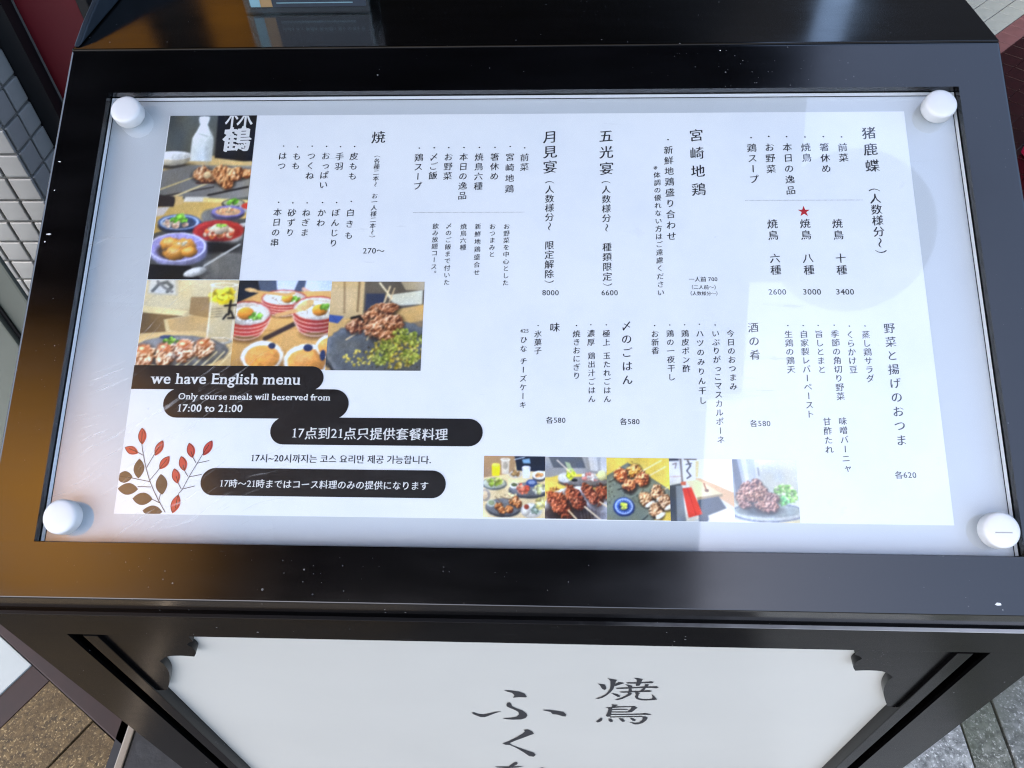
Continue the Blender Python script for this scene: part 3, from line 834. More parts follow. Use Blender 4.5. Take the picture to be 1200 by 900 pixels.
on_board(box('backing_panel', 'backing', -OW + 0.0005, OW - 0.0005, -OH + 0.0005, OH - 0.0005, -0.018, -0.0112, stand))

# cabinet
yt, zt = w_yz(TOP, 0)
side = [(YF + 0.003, 0.02), (0.45, 0.02), (0.45, zt - 0.022), (yt + 0.006, zt - 0.022), w_yz(TOP - 0.004, -0.0225), w_yz(LOW + 0.02, -0.0225), (YF + 0.003, 0.835)]
for sx in (-1, 1):
    a, b = sorted((sx * (HW - 0.001), sx * (HW - 0.019)))
    prism('cabinet_side', 'lacquer_front', side, 'x', a, b, stand)
box('cabinet_back', 'lacquer_front', -HW + 0.02, HW - 0.02, 0.43, 0.449, 0.02, zt - 0.025, stand)
box('deck_top', 'lacquer_deck', -HW, HW, yt + 0.001, 0.46, zt - 0.021, zt, stand, 0.0012)
lip = prism('side_lip', 'lip_grey', [(yt + 0.004, zt + 0.0005), (0.46, zt + 0.0005), (0.46, zt + 0.062), (yt + 0.030, zt + 0.008)], 'x', -HW, -HW + 0.006, stand, 0.0015)
box('plinth', 'lacquer_front', -HW + 0.02, HW - 0.02, YF + 0.02, 0.44, 0.004, 0.0195, stand)
# front frame
for sx in (-1, 1):
    a, b = sorted((sx * HW, sx * 0.320))
    box('front_stile', 'lacquer_front', a, b, YF, YF + 0.0025, 0.02, 0.8044, stand)
    a, b = sorted((sx * 0.3105, sx * 0.300))
    box('inner_stile', 'lacquer_front', a, b, YF + 0.0005, YF + 0.022, 0.02, 0.8008, stand, 0.0008)
box('front_rail', 'lacquer_front', -HW, HW, YF, YF + 0.03, 0.8045, 0.8379, stand)
box('edge_highlight', 'edge_highlight', -HW, HW, YF - 0.0003, YF + 0.0020, 0.8372, 0.8381, stand)  # sky highlight on the ledge, painted as a thin pale strip
box('inner_rail', 'lacquer_front', -0.3104, 0.3104, YF + 0.0012, YF + 0.03, 0.8010, 0.8043, stand, 0.0004)
box('groove_back', 'lacquer_front', -0.340, 0.340, YF + 0.0225, YF + 0.030, 0.02, 0.8005, stand)
# white front panel
fp = box('front_panel', 'front_white', -0.2998, 0.2998, YF + 0.0105, YF + 0.0220, 0.03, 0.8006, stand)
for ch, polys in SIGN.items():
    me = flat_poly([[(x / 1000, z / 1000) for x, z in p] for p in polys])
    o = new_obj('character', me, 'sign_ink', fp)
    o.location = (0, YF + 0.0100, 0); o.rotation_euler = (math.pi / 2, 0, 0)
# scalloped corner brackets
scallop = [[(0.2365, 0.7870), (0.2405, 0.7845), (0.2432, 0.7805)],
           [(0.2432, 0.7805), (0.2412, 0.7740), (0.2415, 0.7660), (0.2455, 0.7578)],
           [(0.2455, 0.7578), (0.2550, 0.7590), (0.2665, 0.7568), (0.2762, 0.7470)],
           [(0.2762, 0.7470), (0.2755, 0.7380), (0.2780, 0.7220), (0.2845, 0.7040), (0.2935, 0.6840)]]
out = [(0.300, 0.8007), (0.2365, 0.8007)]
for seg in scallop:
    out += catmull(seg, 6)[:-1]
out += [(0.2935, 0.6840), (0.300, 0.682)]
for sx in (-1, 1):
    pts = [(sx * (x - 0.0004), z) for x, z in out]
    prism('corner_bracket', 'lacquer_front', pts, 'y', YF + 0.0035, YF + 0.0100, stand)

# clear plate and its four thumb screws
def plate_mesh():
    bm = box_bm(-0.3243, 0.3243, -0.1709, 0.1709, -0.0098, -0.0060)
    for f in bm.faces:
        f.normal_update()
        f.material_index = 0 if f.normal.z > 0.5 else (1 if f.normal.z < -0.5 else 2)
    return from_bm(bm)
on_board(new_obj('clear_plate', plate_mesh(), ['plate', 'plate_under', 'plate_edge'], stand))

def knob_mesh():
    bm = bmesh.new()
    prof = [(0.0094, -0.0059), (0.0094, -0.0040), (0.0112, -0.0036), (0.0117, -0.0028), (0.0117, 0.0032), (0.0114, 0.0046), (0.0106, 0.0056), (0.0092, 0.0062), (0.006, 0.0066), (0.003, 0.0068)]
    n = 80
    rings = []
    for i, (r, z) in enumerate(prof):
        rings.append([])
        for k in range(n):
            rr = r - (0.0005 if (k % 2 and 3 <= i <= 4) else 0)
            rings[-1].append(bm.verts.new((rr * math.cos(k * math.tau / n), rr * math.sin(k * math.tau / n), z)))
    for a, b in zip(rings, rings[1:]):
        for k in range(n):
            bm.faces.new((a[k], a[(k + 1) % n], b[(k + 1) % n], b[k]))
    bm.faces.new(rings[-1]); bm.faces.new(rings[0][::-1])
    return from_bm(bm, True)
km = knob_mesh(); km.materials.append(M['knob_plastic'])
for i, (u, v) in enumerate(((-0.3058, 0.1538), (0.3079, 0.1542), (-0.3072, -0.1552), (0.3098, -0.1552))):
    o = bpy.data.objects.new('thumb_screw', km); col.objects.link(o); o.parent = stand
    o.rotation_euler = BR
    y, z = w_yz(v, 0)
    o.location = (u, y, z)
    if i == 3:
        mk = box('moulding_mark', 'knob_mark', -0.0055, 0.0050, -0.0021, -0.0014, 0.0058, 0.0070, o)
# paint chips on the lacquer
def chip(u, v, a, b, n=0.0002, seed=0):
    r = random.Random(seed)
    pts = [(a * math.cos(k * math.tau / 9) * r.uniform(.7, 1.1), b * math.sin(k * math.tau / 9) * r.uniform(.7, 1.1)) for k in range(9)]
    o = new_obj('paint_chip', flat_poly([pts]), 'chip_white', stand)
    y, z = w_yz(v, n); o.location = (u, y, z); o.rotation_euler = BR
chip(0.304, -0.2010, 0.0022, 0.0011, seed=3)
chip(-0.3535, 0.112, 0.0013, 0.0005, seed=4); chip(-0.3520, 0.052, 0.0020, 0.0007, seed=5); chip(-0.3540, 0.046, 0.0007, 0.0007, seed=6)
chip(-0.3535, 0.088, 0.0006, 0.0007, seed=8); chip(0.150, 0.2045, 0.0006, 0.0005, seed=9)

# ------------------------------------------------------------------ card holder on the deck
ch = thing('card_holder', 'small clear acrylic card holder on top of the black stand', 'card holder', (-0.182, 0.2475, zt))
box('front_wall', 'clear', -0.0525, 0.0525, 0.0, 0.0035, 0.0005, 0.030, ch, 0.0006)
box('floor_sheet', 'clear', -0.0490, 0.0490, 0.0037, 0.040, 0.0005, 0.004, ch)
box('back_wall', 'clear', -0.0525, 0.0525, 0.0403, 0.0440, 0.0005, 0.055, ch, 0.0006)
for sx in (-1, 1):
    a, b = sorted((sx * 0.0525, sx * 0.0492)); box('side_wall', 'clear', a, b, 0.0037, 0.0401, 0.0005, 0.030, ch)
box('card', 'card_dark', -0.030, 0.0485, 0.0045, 0.0075, 0.0045, 0.040, ch)
box('card', 'card_orange', -0.0400, -0.0302, 0.0045, 0.0075, 0.0045, 0.034, ch)
box('card', 'card_pale', -0.0486, -0.0402, 0.0045, 0.0075, 0.0045, 0.034, ch)
for k in range(18):
    x = -0.026 + k * 0.004
    box('print_mark', 'card_pale', x, x + rng.uniform(.0015, .0034), 0.0040, 0.0043, 0.0135, 0.0135 + rng.uniform(.0006, .0012), ch)
box('print_line', 'card_pale', -0.026, 0.038, 0.0040, 0.0043, 0.0075, 0.0082, ch)

# ------------------------------------------------------------------ the printed menu sheet
sheet = thing('menu_sheet', 'white printed menu sheet with Japanese text and food photos under the clear plate', 'menu')
PN = -0.0108
sy, sz = w_yz(0.0030, PN)
sheet.location = (0.0046, sy, sz); sheet.rotation_euler = BR
PW, PH0, PH1 = 0.2837, -0.1546, 0.1550
box('paper', 'paper', -PW, PW, PH0, PH1, -0.0003, 0.0, sheet)
INK = 0.00012

class Ink:
    def __init__(self):
        self.v = []; self.f = []; self.z = 0
    def add(self, co, faces, z):
        k = len(self.v)
        self.v += [(x, y, z) for x, y in co]
        self.f += [tuple(i + k for i in f) for f in faces]
    def build(self, name, m, parent, z=INK):
        me = bpy.data.meshes.new(name)
        me.from_pydata([(x, y, zz + z) for x, y, zz in self.v], [], self.f)
        bm = bmesh.new(); bm.from_mesh(me)
        for f in bm.faces:
            if f.normal.z < 0:
                f.normal_flip()
        bm.to_mesh(me); bm.free()
        return new_obj(name, me, m, parent)

def brush_char(ink, ch_, x, y, em, nib=0.05, thin=ITEM_THIN, shear=0.10, turn=False, res=2, steps=3):
    """a brush-like character: fine strokes swept by a slanted nib (thin across, thick down), cross strokes rising"""
    co, fa = glyph(ch_, thin, res)
    if not len(co):
        return
    p = co - (0.5, 0.38)
    if turn:
        p = np.stack([p[:, 1], -p[:, 0]], 1)
    p = np.stack([p[:, 0] + 0.02 * p[:, 1], p[:, 1] + shear * p[:, 0]], 1)
    for k in range(steps):
        t = k / (steps - 1) - 0.5
        ink.add(p * em + (x + t * nib * em, y - t * nib * 0.55 * em), fa, k * 6e-6)

HALF = set('（）')
TURN = set('（）〜ー')
SMALL = set('っャ')
def column(kind, text, u, v0, v1, em, bullet):
    adv = [0.62 if c in HALF else 1.0 for c in text]
    pos = [0.0]
    for a, b in zip(adv, adv[1:]):
        pos.append(pos[-1] + (a + b) / 2)
    tot = pos[-1] or 1.0
    ink = Ink()
    heavy = kind == 'heading'
    for c, t in zip(text, pos):
        if c == '　':
            continue
        y = v0 + (v1 - v0) * t / tot
        ex = em
        x = u
        if c in SMALL:
            x += em * 0.1
        if c == '（':
            brush_char(ink, c, x, y + em * 0.30, ex, shear=0.0, turn=True); continue
        if c == '）':
            brush_char(ink, c, x, y - em * 0.30, ex, shear=0.0, turn=True); continue
        if c == '。':
            brush_char(ink, c, x + em * 0.55, y + em * 0.55, ex, shear=0.0); continue
        brush_char(ink, c, x, y, ex, nib=0.054 if heavy else 0.047, thin=HEAD_THIN if heavy else ITEM_THIN, shear=0.03 if c in TURN else 0.10, turn=c in TURN, res=4 if heavy else 2)
    if bullet:
        pitch = (v0 - v1) / tot if len(text) > 1 else em
        brush_char(ink, '・', u, v0 + pitch, em * 0.8, res=2)
    ink.build(kind + '_lettering', 'ink', sheet)
for kind, text, u, v0, v1, em, bl in COLUMNS:
    column(kind, text, u / 1000, v0 / 1000, v1 / 1000, em / 1000, bl)

ONE = [[(0.165, 0.0), (0.275, 0.0), (0.275, 0.70), (0.235, 0.70), (0.165, 0.63)], [(0.06, 0.565), (0.06, 0.60), (0.235, 0.70), (0.235, 0.62), (0.165, 0.60)], [(0.055, 0.0), (0.385, 0.0), (0.385, 0.028), (0.275, 0.06), (0.165, 0.06), (0.055, 0.028)]]
def serif_glyph(ch_, bold):
    """latin letters and numerals with small bracketed feet on every stem"""
    if ch_ == '1':
        return np.zeros((0, 2)), [], ONE
    co, fa = glyph(ch_, bold, 4)
    cnt = {}
    for f in fa:
        for a, b in zip(f, f[1:] + f[:1]):
            cnt[frozenset((a, b))] = cnt.get(frozenset((a, b)), 0) + 1
    ext = []
    mid = (co[:, 1].min() + co[:, 1].max()) / 2
    for e, k in cnt.items():
        if k != 1 or len(e) != 2 or ch_ in ':.~':
            continue
        a, b = (co[i] for i in e)
        if abs(a[1] - b[1]) > 4e-3:
            continue
        x0, x1 = sorted((a[0], b[0])); y = (a[1] + b[1]) / 2
        up = 1 if y < mid else -1
        if not 0.045 < x1 - x0 < 0.17:
            if ch_ == 'E' and x1 - x0 > 0.25 and (y < 0.03 or y > 0.6):
                ext.append([(x0 - 0.07, y), (x0 + 0.05, y), (x0 + 0.05, y + up * 0.05), (x0 - 0.07, y + up * 0.035)])
                ext.append([(x1 - 0.03, y), (x1 + 0.02, y), (x1 + 0.03, y + up * 0.17), (x1 - 0.04, y + up * 0.05)])
            continue
        left = right = 0.075
        if up < 0 and ch_ in 'hlbdnmruipk':
            right = 0.0; left = 0.085
        if ch_ in 'aud' and up > 0:
            left = 0.0
        ext.append([(x0 - left, y), (x1 + right, y), (x1 + right, y + up * 0.030), (x1, y + up * 0.065), (x0, y + up * 0.065), (x0 - left, y + up * 0.030)])
    return co, fa, ext

def width(s):
    co = glyph(s, 0.0, 2)[0]
    return co[:, 0].max() - co[:, 0].min()
SPACE = width('|n n|') - width('|nn|')
def advance(ch_):
    if ch_ == ' ':
        return SPACE
    if ch_ == '1':
        return 0.46
    if ord(ch_) > 0x2000:
        return 1.0 if ord(ch_) < 0xAC00 or ord(ch_) > 0xD7A3 else 0.92
    return width('|' + ch_ + '|') - width('||') + 0.045

def line_text(text, u0, u1, v, name, m, parent, style, z=INK, height=None):
    """a row of text fitted between u0 and u1, centred on v (latin-only rows stand on v)"""
    em = (u1 - u0) / sum(advance(c) for c in text)
    emy = height or em
    ink = Ink()
    x = u0
    for c in text:
        a = advance(c)
        if c == ' ':
            pass
        elif ord(c) > 0x2000:
            co, fa = glyph(c, ROW_THIN, 3)
            p = co - (0.5 if style != 'k' else 0.46, 0.38)
            p = np.stack([p[:, 0], p[:, 1] + (0.09 if style == 'c' else 0) * p[:, 0]], 1)
            for k, d in enumerate((-0.026, 0.0, 0.026)):
                ink.add(p * (em, emy) + (x + (a / 2 + d) * em, v - d * 0.5 * emy), fa, k * 6e-6)
        else:
            bold = 0.006 if style in 'sk' else 0.0
            co, fa, ext = serif_glyph(c, bold)
            base = (v - 0.34 * emy) if style != 's' else v
            ox = x + 0.0225 * em
            if len(co):
                for k, d in enumerate((-0.014, 0.014) if style in 'sk' else (-0.006, 0.006)):
                    ink.add(co * (em, emy) + (ox + d * em, base), fa, k * 6e-6)
            for q_, e in enumerate(ext):
                ink.add(np.array(e) * (em, emy) + (ox, base), [tuple(range(len(e)))], (4 + q_ % 3) * 6e-6)
        x += a * em
    return ink.build(name, m, parent, z)

for kind, text, u, v, w in PRICES:
    line_text(text, (u - w / 2) / 1000, (u + w / 2) / 1000, v / 1000, 'price_lettering', 'ink', sheet, 'p')

# dividers of fine dots, red star
for u0, u1, v in DIVIDERS:
    polys = []
    n = int((u1 - u0) / 0.85)
    for k in range(n):
        x = (u0 + (u1 - u0) * k / n) / 1000; y = v / 1000
        polys.append([(x, y - 0.00014), (x + 0.00048, y - 0.00014), (x + 0.00048, y + 0.00014), (x, y + 0.00014)])
    new_obj('divider_line', flat_poly([p for p in polys]), 'ink', sheet).location = (0, 0, INK)
st = [(STAR[0] / 1000 + (0.0046 if k % 2 == 0 else 0.0018) * math.sin(k * math.pi / 5), STAR[1] / 1000 + (0.0046 if k % 2 == 0 else 0.0018) * math.cos(k * math.pi / 5)) for k in range(10)]
new_obj('star', flat_poly([st]), 'red_ink', sheet).location = (0, 0, INK)

# rounded black banners with white lettering
def rounded(u0, u1, v0, v1, left=True):
    r = (v1 - v0) / 2
    cy = (v0 + v1) / 2
    pts = []
    for k in range(17):
        a = -math.pi / 2 + math.pi * k / 16
        pts.append((u1 - r + r * math.cos(a), cy + r * math.sin(a)))
    if left:
        for k in range(17):
            a = math.pi / 2 + math.pi * k / 16
            pts.append((u0 + r + r * math.cos(a), cy + r * math.sin(a)))
    else:
        pts += [(u0, v1), (u0, v0)]
    return pts
ban = []
for i, (u0, u1, v0, v1) in enumerate(BANNERS):
    o = new_obj('banner', flat_poly([rounded(u0 / 1000, u1 / 1000, v0 / 1000, v1 / 1000, i > 0)]), 'banner_ink', sheet)
    o.location = (0, 0, 0.00030 + i * 0.00002)
    ban.append(o)
owner = [0, 1, 1, 2, None, 3]
for (style, text, u0, u1, v), ow in zip(BANNER_ROWS, owner):
    line_text(text, u0 / 1000, u1 / 1000, v / 1000, 'lettering', 'ink' if ow is None else 'white_ink', sheet if ow is None else ban[ow], style,
              z=INK if ow is None else 0.00008)

# berry twig drawing at the lower left
twig = bpy.data.objects.new('twig_drawing', None); col.objects.link(twig); twig.parent = sheet
def leaf_pts(x0, y0, x1, y1, w, fat=1.0):
    d = Vector((x1 - x0, y1 - y0)); n = Vector((-d.y, d.x)).normalized()
    out = []
    for k in range(13):
        t = k / 12; out.append(Vector((x0, y0)) + d * t + n * w * fat * math.sin(math.pi * t) ** 0.8)
    for k in range(1, 12):
        t = 1 - k / 12; out.append(Vector((x0, y0)) + d * t - n * w * fat * math.sin(math.pi * t) ** 0.8)
    return [tuple(p) for p in out]
def clip_sheet(p):
    return [(max(-PW * 1000 + 0.2, x), max(PH0 * 1000 + 0.2, y)) for x, y in p]
mmv = lambda pts: [(x / 1000, y / 1000) for x, y in pts]
def stroke(pts, w):
    polys = []
    for (xa, ya), (xb, yb) in zip(pts, pts[1:]):
        d = Vector((xb - xa, yb - ya)); n = Vector((-d.y, d.x)).normalized() * w / 2
        polys.append([(xa + n.x, ya + n.y), (xb + n.x, yb + n.y), (xb - n.x, yb - n.y), (xa - n.x, ya - n.y)])
    return polys
for L in LEAVES:
    new_obj('leaf', flat_poly([mmv(clip_sheet(leaf_pts(*L)))]), 'leaf_ink', twig).location = (0, 0, 0.00014)
for B in BERRIES:
    o = new_obj('berry', flat_poly([mmv(clip_sheet(leaf_pts(*B)))]), 'berry_ink', twig); o.location = (0, 0, 0.00018)
    ol = leaf_pts(B[0] * .93 + B[2] * .07 - .3, B[1] * .93 + B[3] * .07, B[2] * .97 + B[0] * .03 - .3, B[3] * .97 + B[1] * .03, B[4] * 0.80)
    ol = clip_sheet(ol)
    new_obj('outline', flat_poly([mmv(p) for p in stroke(ol + ol[:1], 0.28)]), 'ink', twig).location = (0, 0, 0.00030)
for s in STEMS:
    pts = catmull(s, 4) if len(s) > 2 else s
    new_obj('stem', flat_poly([mmv(p) for p in stroke(clip_sheet(pts), 0.42)]), 'ink', twig).location = (0, 0, 0.00024)

# ------------------------------------------------------------------ the food photographs printed on the sheet
class Canvas:
    """a print painted in code; every dot becomes one coloured point of the printed sheet"""
    def __init__(self, w, h, base, seed):
        w, h = int(w * 1.35), int(h * 1.35)
        self.w, self.h = w, h
        self.r = np.random.default_rng(seed)
        y, x = np.mgrid[0:h, 0:w]
        self.x = (x + 0.5) / w * 100; self.y = (y + 0.5) / h * 100
        self.asp = w / h
        self.c = np.ones((h, w, 3)) * np.array(base, float)
        self.g = {}
    def grain(self, n):
        if n not in self.g:
            a = self.r.random((n + 3, n + 3))
            fx = self.x / 100 * n; fy = self.y / 100 * n
            ix, iy = fx.astype(int), fy.astype(int)
            tx, ty = fx - ix, fy - iy
            tx = tx * tx * (3 - 2 * tx); ty = ty * ty * (3 - 2 * ty)
            self.g[n] = (a[iy, ix] * (1 - tx) + a[iy, ix + 1] * tx) * (1 - ty) + (a[iy + 1, ix] * (1 - tx) + a[iy + 1, ix + 1] * tx) * ty
        return self.g[n]
    def put(self, m, col_):
        col_ = np.asarray(col_, float)
        self.c = self.c * (1 - m[..., None]) + col_ * m[..., None]
    def ell(self, cx, cy, rx, ry, col_, rot=0, soft=0.12, lit=0.0, alpha=1.0, rough=0.0, cut=None):
        a = math.radians(rot)
        dx, dy = self.x - cx, (self.y - cy) / self.asp
        ry_ = ry / self.asp
        ex = (dx * math.cos(a) + dy * math.sin(a)) / rx; ey = (-dx * math.sin(a) + dy * math.cos(a)) / ry_
        d = np.sqrt(ex * ex + ey * ey)
        rough = rough or 0.05
        if rough:
            d = d + (self.grain(23) - 0.5) * rough + (self.grain(47) - 0.5) * rough * 0.6
        m = np.clip((1 - d) / soft + 0.5, 0, 1) * alpha
        if cut is not None:
            m = m * np.clip((cut(self.x, self.y)) / 1.5, 0, 1)
        k = np.asarray(col_, float)[None, None, :] * np.ones_like(self.c)
        k = k * (1 + 0.16 * (self.grain(19) - 0.5) + 0.14 * (self.grain(61) - 0.5))[..., None]
        lit = lit or 0.10
        if lit:
            sh = 1 + lit * (-0.5 * ex - 0.7 * ey) - lit * 0.35 * np.clip(d, 0, 1) ** 2
            k = k * sh[..., None]
        self.put(m, np.clip(k, 0, 255))
    def ring(self, cx, cy, rx, ry, t, col_, rot=0, alpha=1.0):
        a = math.radians(rot)
        dx, dy = self.x - cx, (self.y - cy) / self.asp
        ex = (dx * math.cos(a) + dy * math.sin(a)) / rx; ey = (-dx * math.sin(a) + dy * math.cos(a)) / (ry / self.asp)
        d = np.sqrt(ex * ex + ey * ey)
        self.put(np.clip((t - np.abs(d - 1)) / (t * 0.6), 0, 1) * alpha, col_)
    def poly(self, pts, col_, soft=0.8, alpha=1.0, shade=None):
        inside = np.zeros((self.h, self.w), bool); dist = np.full((self.h, self.w), 1e9)
        n = len(pts)
        for i in range(n):
            (xa, ya), (xb, yb) = pts[i], pts[(i + 1) % n]
            c1 = (ya > self.y) != (yb > self.y)
            xi = xa + (self.y - ya) * (xb - xa) / ((yb - ya) or 1e-9)
            inside ^= c1 & (self.x < xi)
            L2 = (xb - xa) ** 2 + (yb - ya) ** 2 or 1e-9
            t = np.clip(((self.x - xa) * (xb - xa) + (self.y - ya) * (yb - ya)) / L2, 0, 1)
            dist = np.minimum(dist, np.hypot(self.x - xa - t * (xb - xa), self.y - ya - t * (yb - ya)))
        m = np.clip(np.where(inside, dist, -dist) / soft + 0.5, 0, 1) * alpha
        k = np.asarray(col_, float)[None, None, :] * np.ones_like(self.c)
        if shade:
            k = k * (1 + shade[0] * (self.x - 50) / 50 + shade[1] * (self.y - 50) / 50)[..., None]
        self.put(m, np.clip(k, 0, 255))
    def line(self, pts, w, col_, alpha=1.0):
        for (xa, ya), (xb, yb) in zip(pts, pts[1:]):
            L2 = (xb - xa) ** 2 + ((yb - ya) / self.asp) ** 2 or 1e-9
            dyy = (self.y - ya) / self.asp; by = (yb - ya) / self.asp
            t = np.clip(((self.x - xa) * (xb - xa) + dyy * by) / L2, 0, 1)
            d = np.hypot(self.x - xa - t * (xb - xa), dyy - t * by)
            self.put(np.clip((w - d) / (w * 0.5), 0, 1) * alpha, col_)
    def meat(self, cx, cy, rx, ry, base, dark, lite, n=26, rot=0, edge=True):
        """a grilled piece: lumpy outline, mottled char and fat, wet highlights"""
        if edge:
            self.ell(cx + rx * .06, cy + ry * .18, rx * 1.08, ry * 1.06, (26, 18, 14), rot, 0.45, alpha=0.7)
        a = math.radians(rot)
        dx, dy = self.x - cx, (self.y - cy) / self.asp
        ex = (dx * math.cos(a) + dy * math.sin(a)) / rx; ey = (-dx * math.sin(a) + dy * math.cos(a)) / (ry / self.asp)
        sh = (int(self.r.integers(self.h)), int(self.r.integers(self.w)))
        g1, g2, g3 = (np.roll(self.grain(k), sh, (0, 1)) for k in (17, 41, 89))
        d = np.sqrt(ex * ex + ey * ey) + (g1 - 0.5) * 0.45 + (g2 - 0.5) * 0.30
        m = np.clip((1 - d) / 0.16 + 0.5, 0, 1)
        # folds of the surface lit from the upper left
        bump = 0.55 * g1 + 0.45 * g2 + 0.25 * g3
        gy, gx = np.gradient(bump)
        lit = 0.50 - 0.30 * ex - 0.38 * ey - 0.16 * d * d - 5.0 * (gx + gy)
        t = np.clip(0.62 * lit + 0.55 * (g2 - 0.5) + 0.40 * (g3 - 0.5) + 0.18, 0, 1)[..., None]
        dk, bs, lt = (np.array(k, float) for k in (dark, base, lite))
        colr = np.where(t < 0.5, dk * 0.62 + (bs - dk * 0.62) * (t / 0.5), bs + (lt - bs) * ((t - 0.5) / 0.5))
        self.put(m, colr)
        wet = np.clip((g3 * 0.6 + g2 * 0.4) - 0.66, 0, 1) * 4.5 * np.clip(lit, 0, 1) * m
        self.put(np.clip(wet, 0, 0.85), (255, 244, 226))
        char = np.clip(0.30 - (g1 * 0.5 + g3 * 0.5), 0, 1) * 5 * m
        self.put(np.clip(char, 0, 0.75), (44, 22, 14))
    def crumbs(self, cx, cy, rx, ry, cols, n, s=1.6, rot=0):
        for k in range(n):
            t, q_ = self.r.random() * math.tau, math.sqrt(self.r.random())
            c = np.array(cols[self.r.integers(len(cols))], float) * self.r.uniform(0.8, 1.15)
            self.ell(cx + q_ * math.cos(t) * rx, cy + q_ * math.sin(t) * ry, s * self.r.uniform(.6, 1.5), s * self.asp * self.r.uniform(.6, 1.3), np.clip(c, 0, 255), self.r.uniform(0, 180), 0.4, 0.4)
    def blur(self, a):
        for ax in (0, 1):
            q_ = np.pad(a, [(2, 2) if k == ax else (0, 0) for k in range(a.ndim)], mode='edge')
            n = a.shape[ax]
            s = [np.take(q_, range(k, k + n), ax) for k in range(5)]
            a = 0.06 * s[0] + 0.24 * s[1] + 0.40 * s[2] + 0.24 * s[3] + 0.06 * s[4]
        return a
    def finish(self, amp=1.0, contrast=1.08):
        """lens softness, uneven light, fine surface texture, film grain"""
        c = self.blur(self.c)
        fine = 0.45 * (self.grain(53) - 0.5) + 0.55 * (self.grain(113) - 0.5) + 0.35 * (self.grain(29) - 0.5)
        lum = c.mean(2) / 255
        c = c * (1 + amp * 0.13 * fine * (1.1 - 0.6 * lum))[..., None]
        c = c * (0.90 + 0.24 * self.grain(4))[..., None]
        warm = (self.grain(7) - 0.5)[..., None] * np.array([10, 2, -14.0])
        c = c + warm
        hot = np.clip(self.grain(87) - 0.80, 0, 1) * np.clip(lum - 0.35, 0, 1) * 260
        c = c + hot[..., None]
        grey = c.mean(2, keepdims=True)
        c = grey + (c - grey) * 1.0
        c = (c - 128) * contrast + 143 + self.r.normal(0, 2.5, (self.h, self.w))[..., None]
        return np.clip(c, 4, 250)

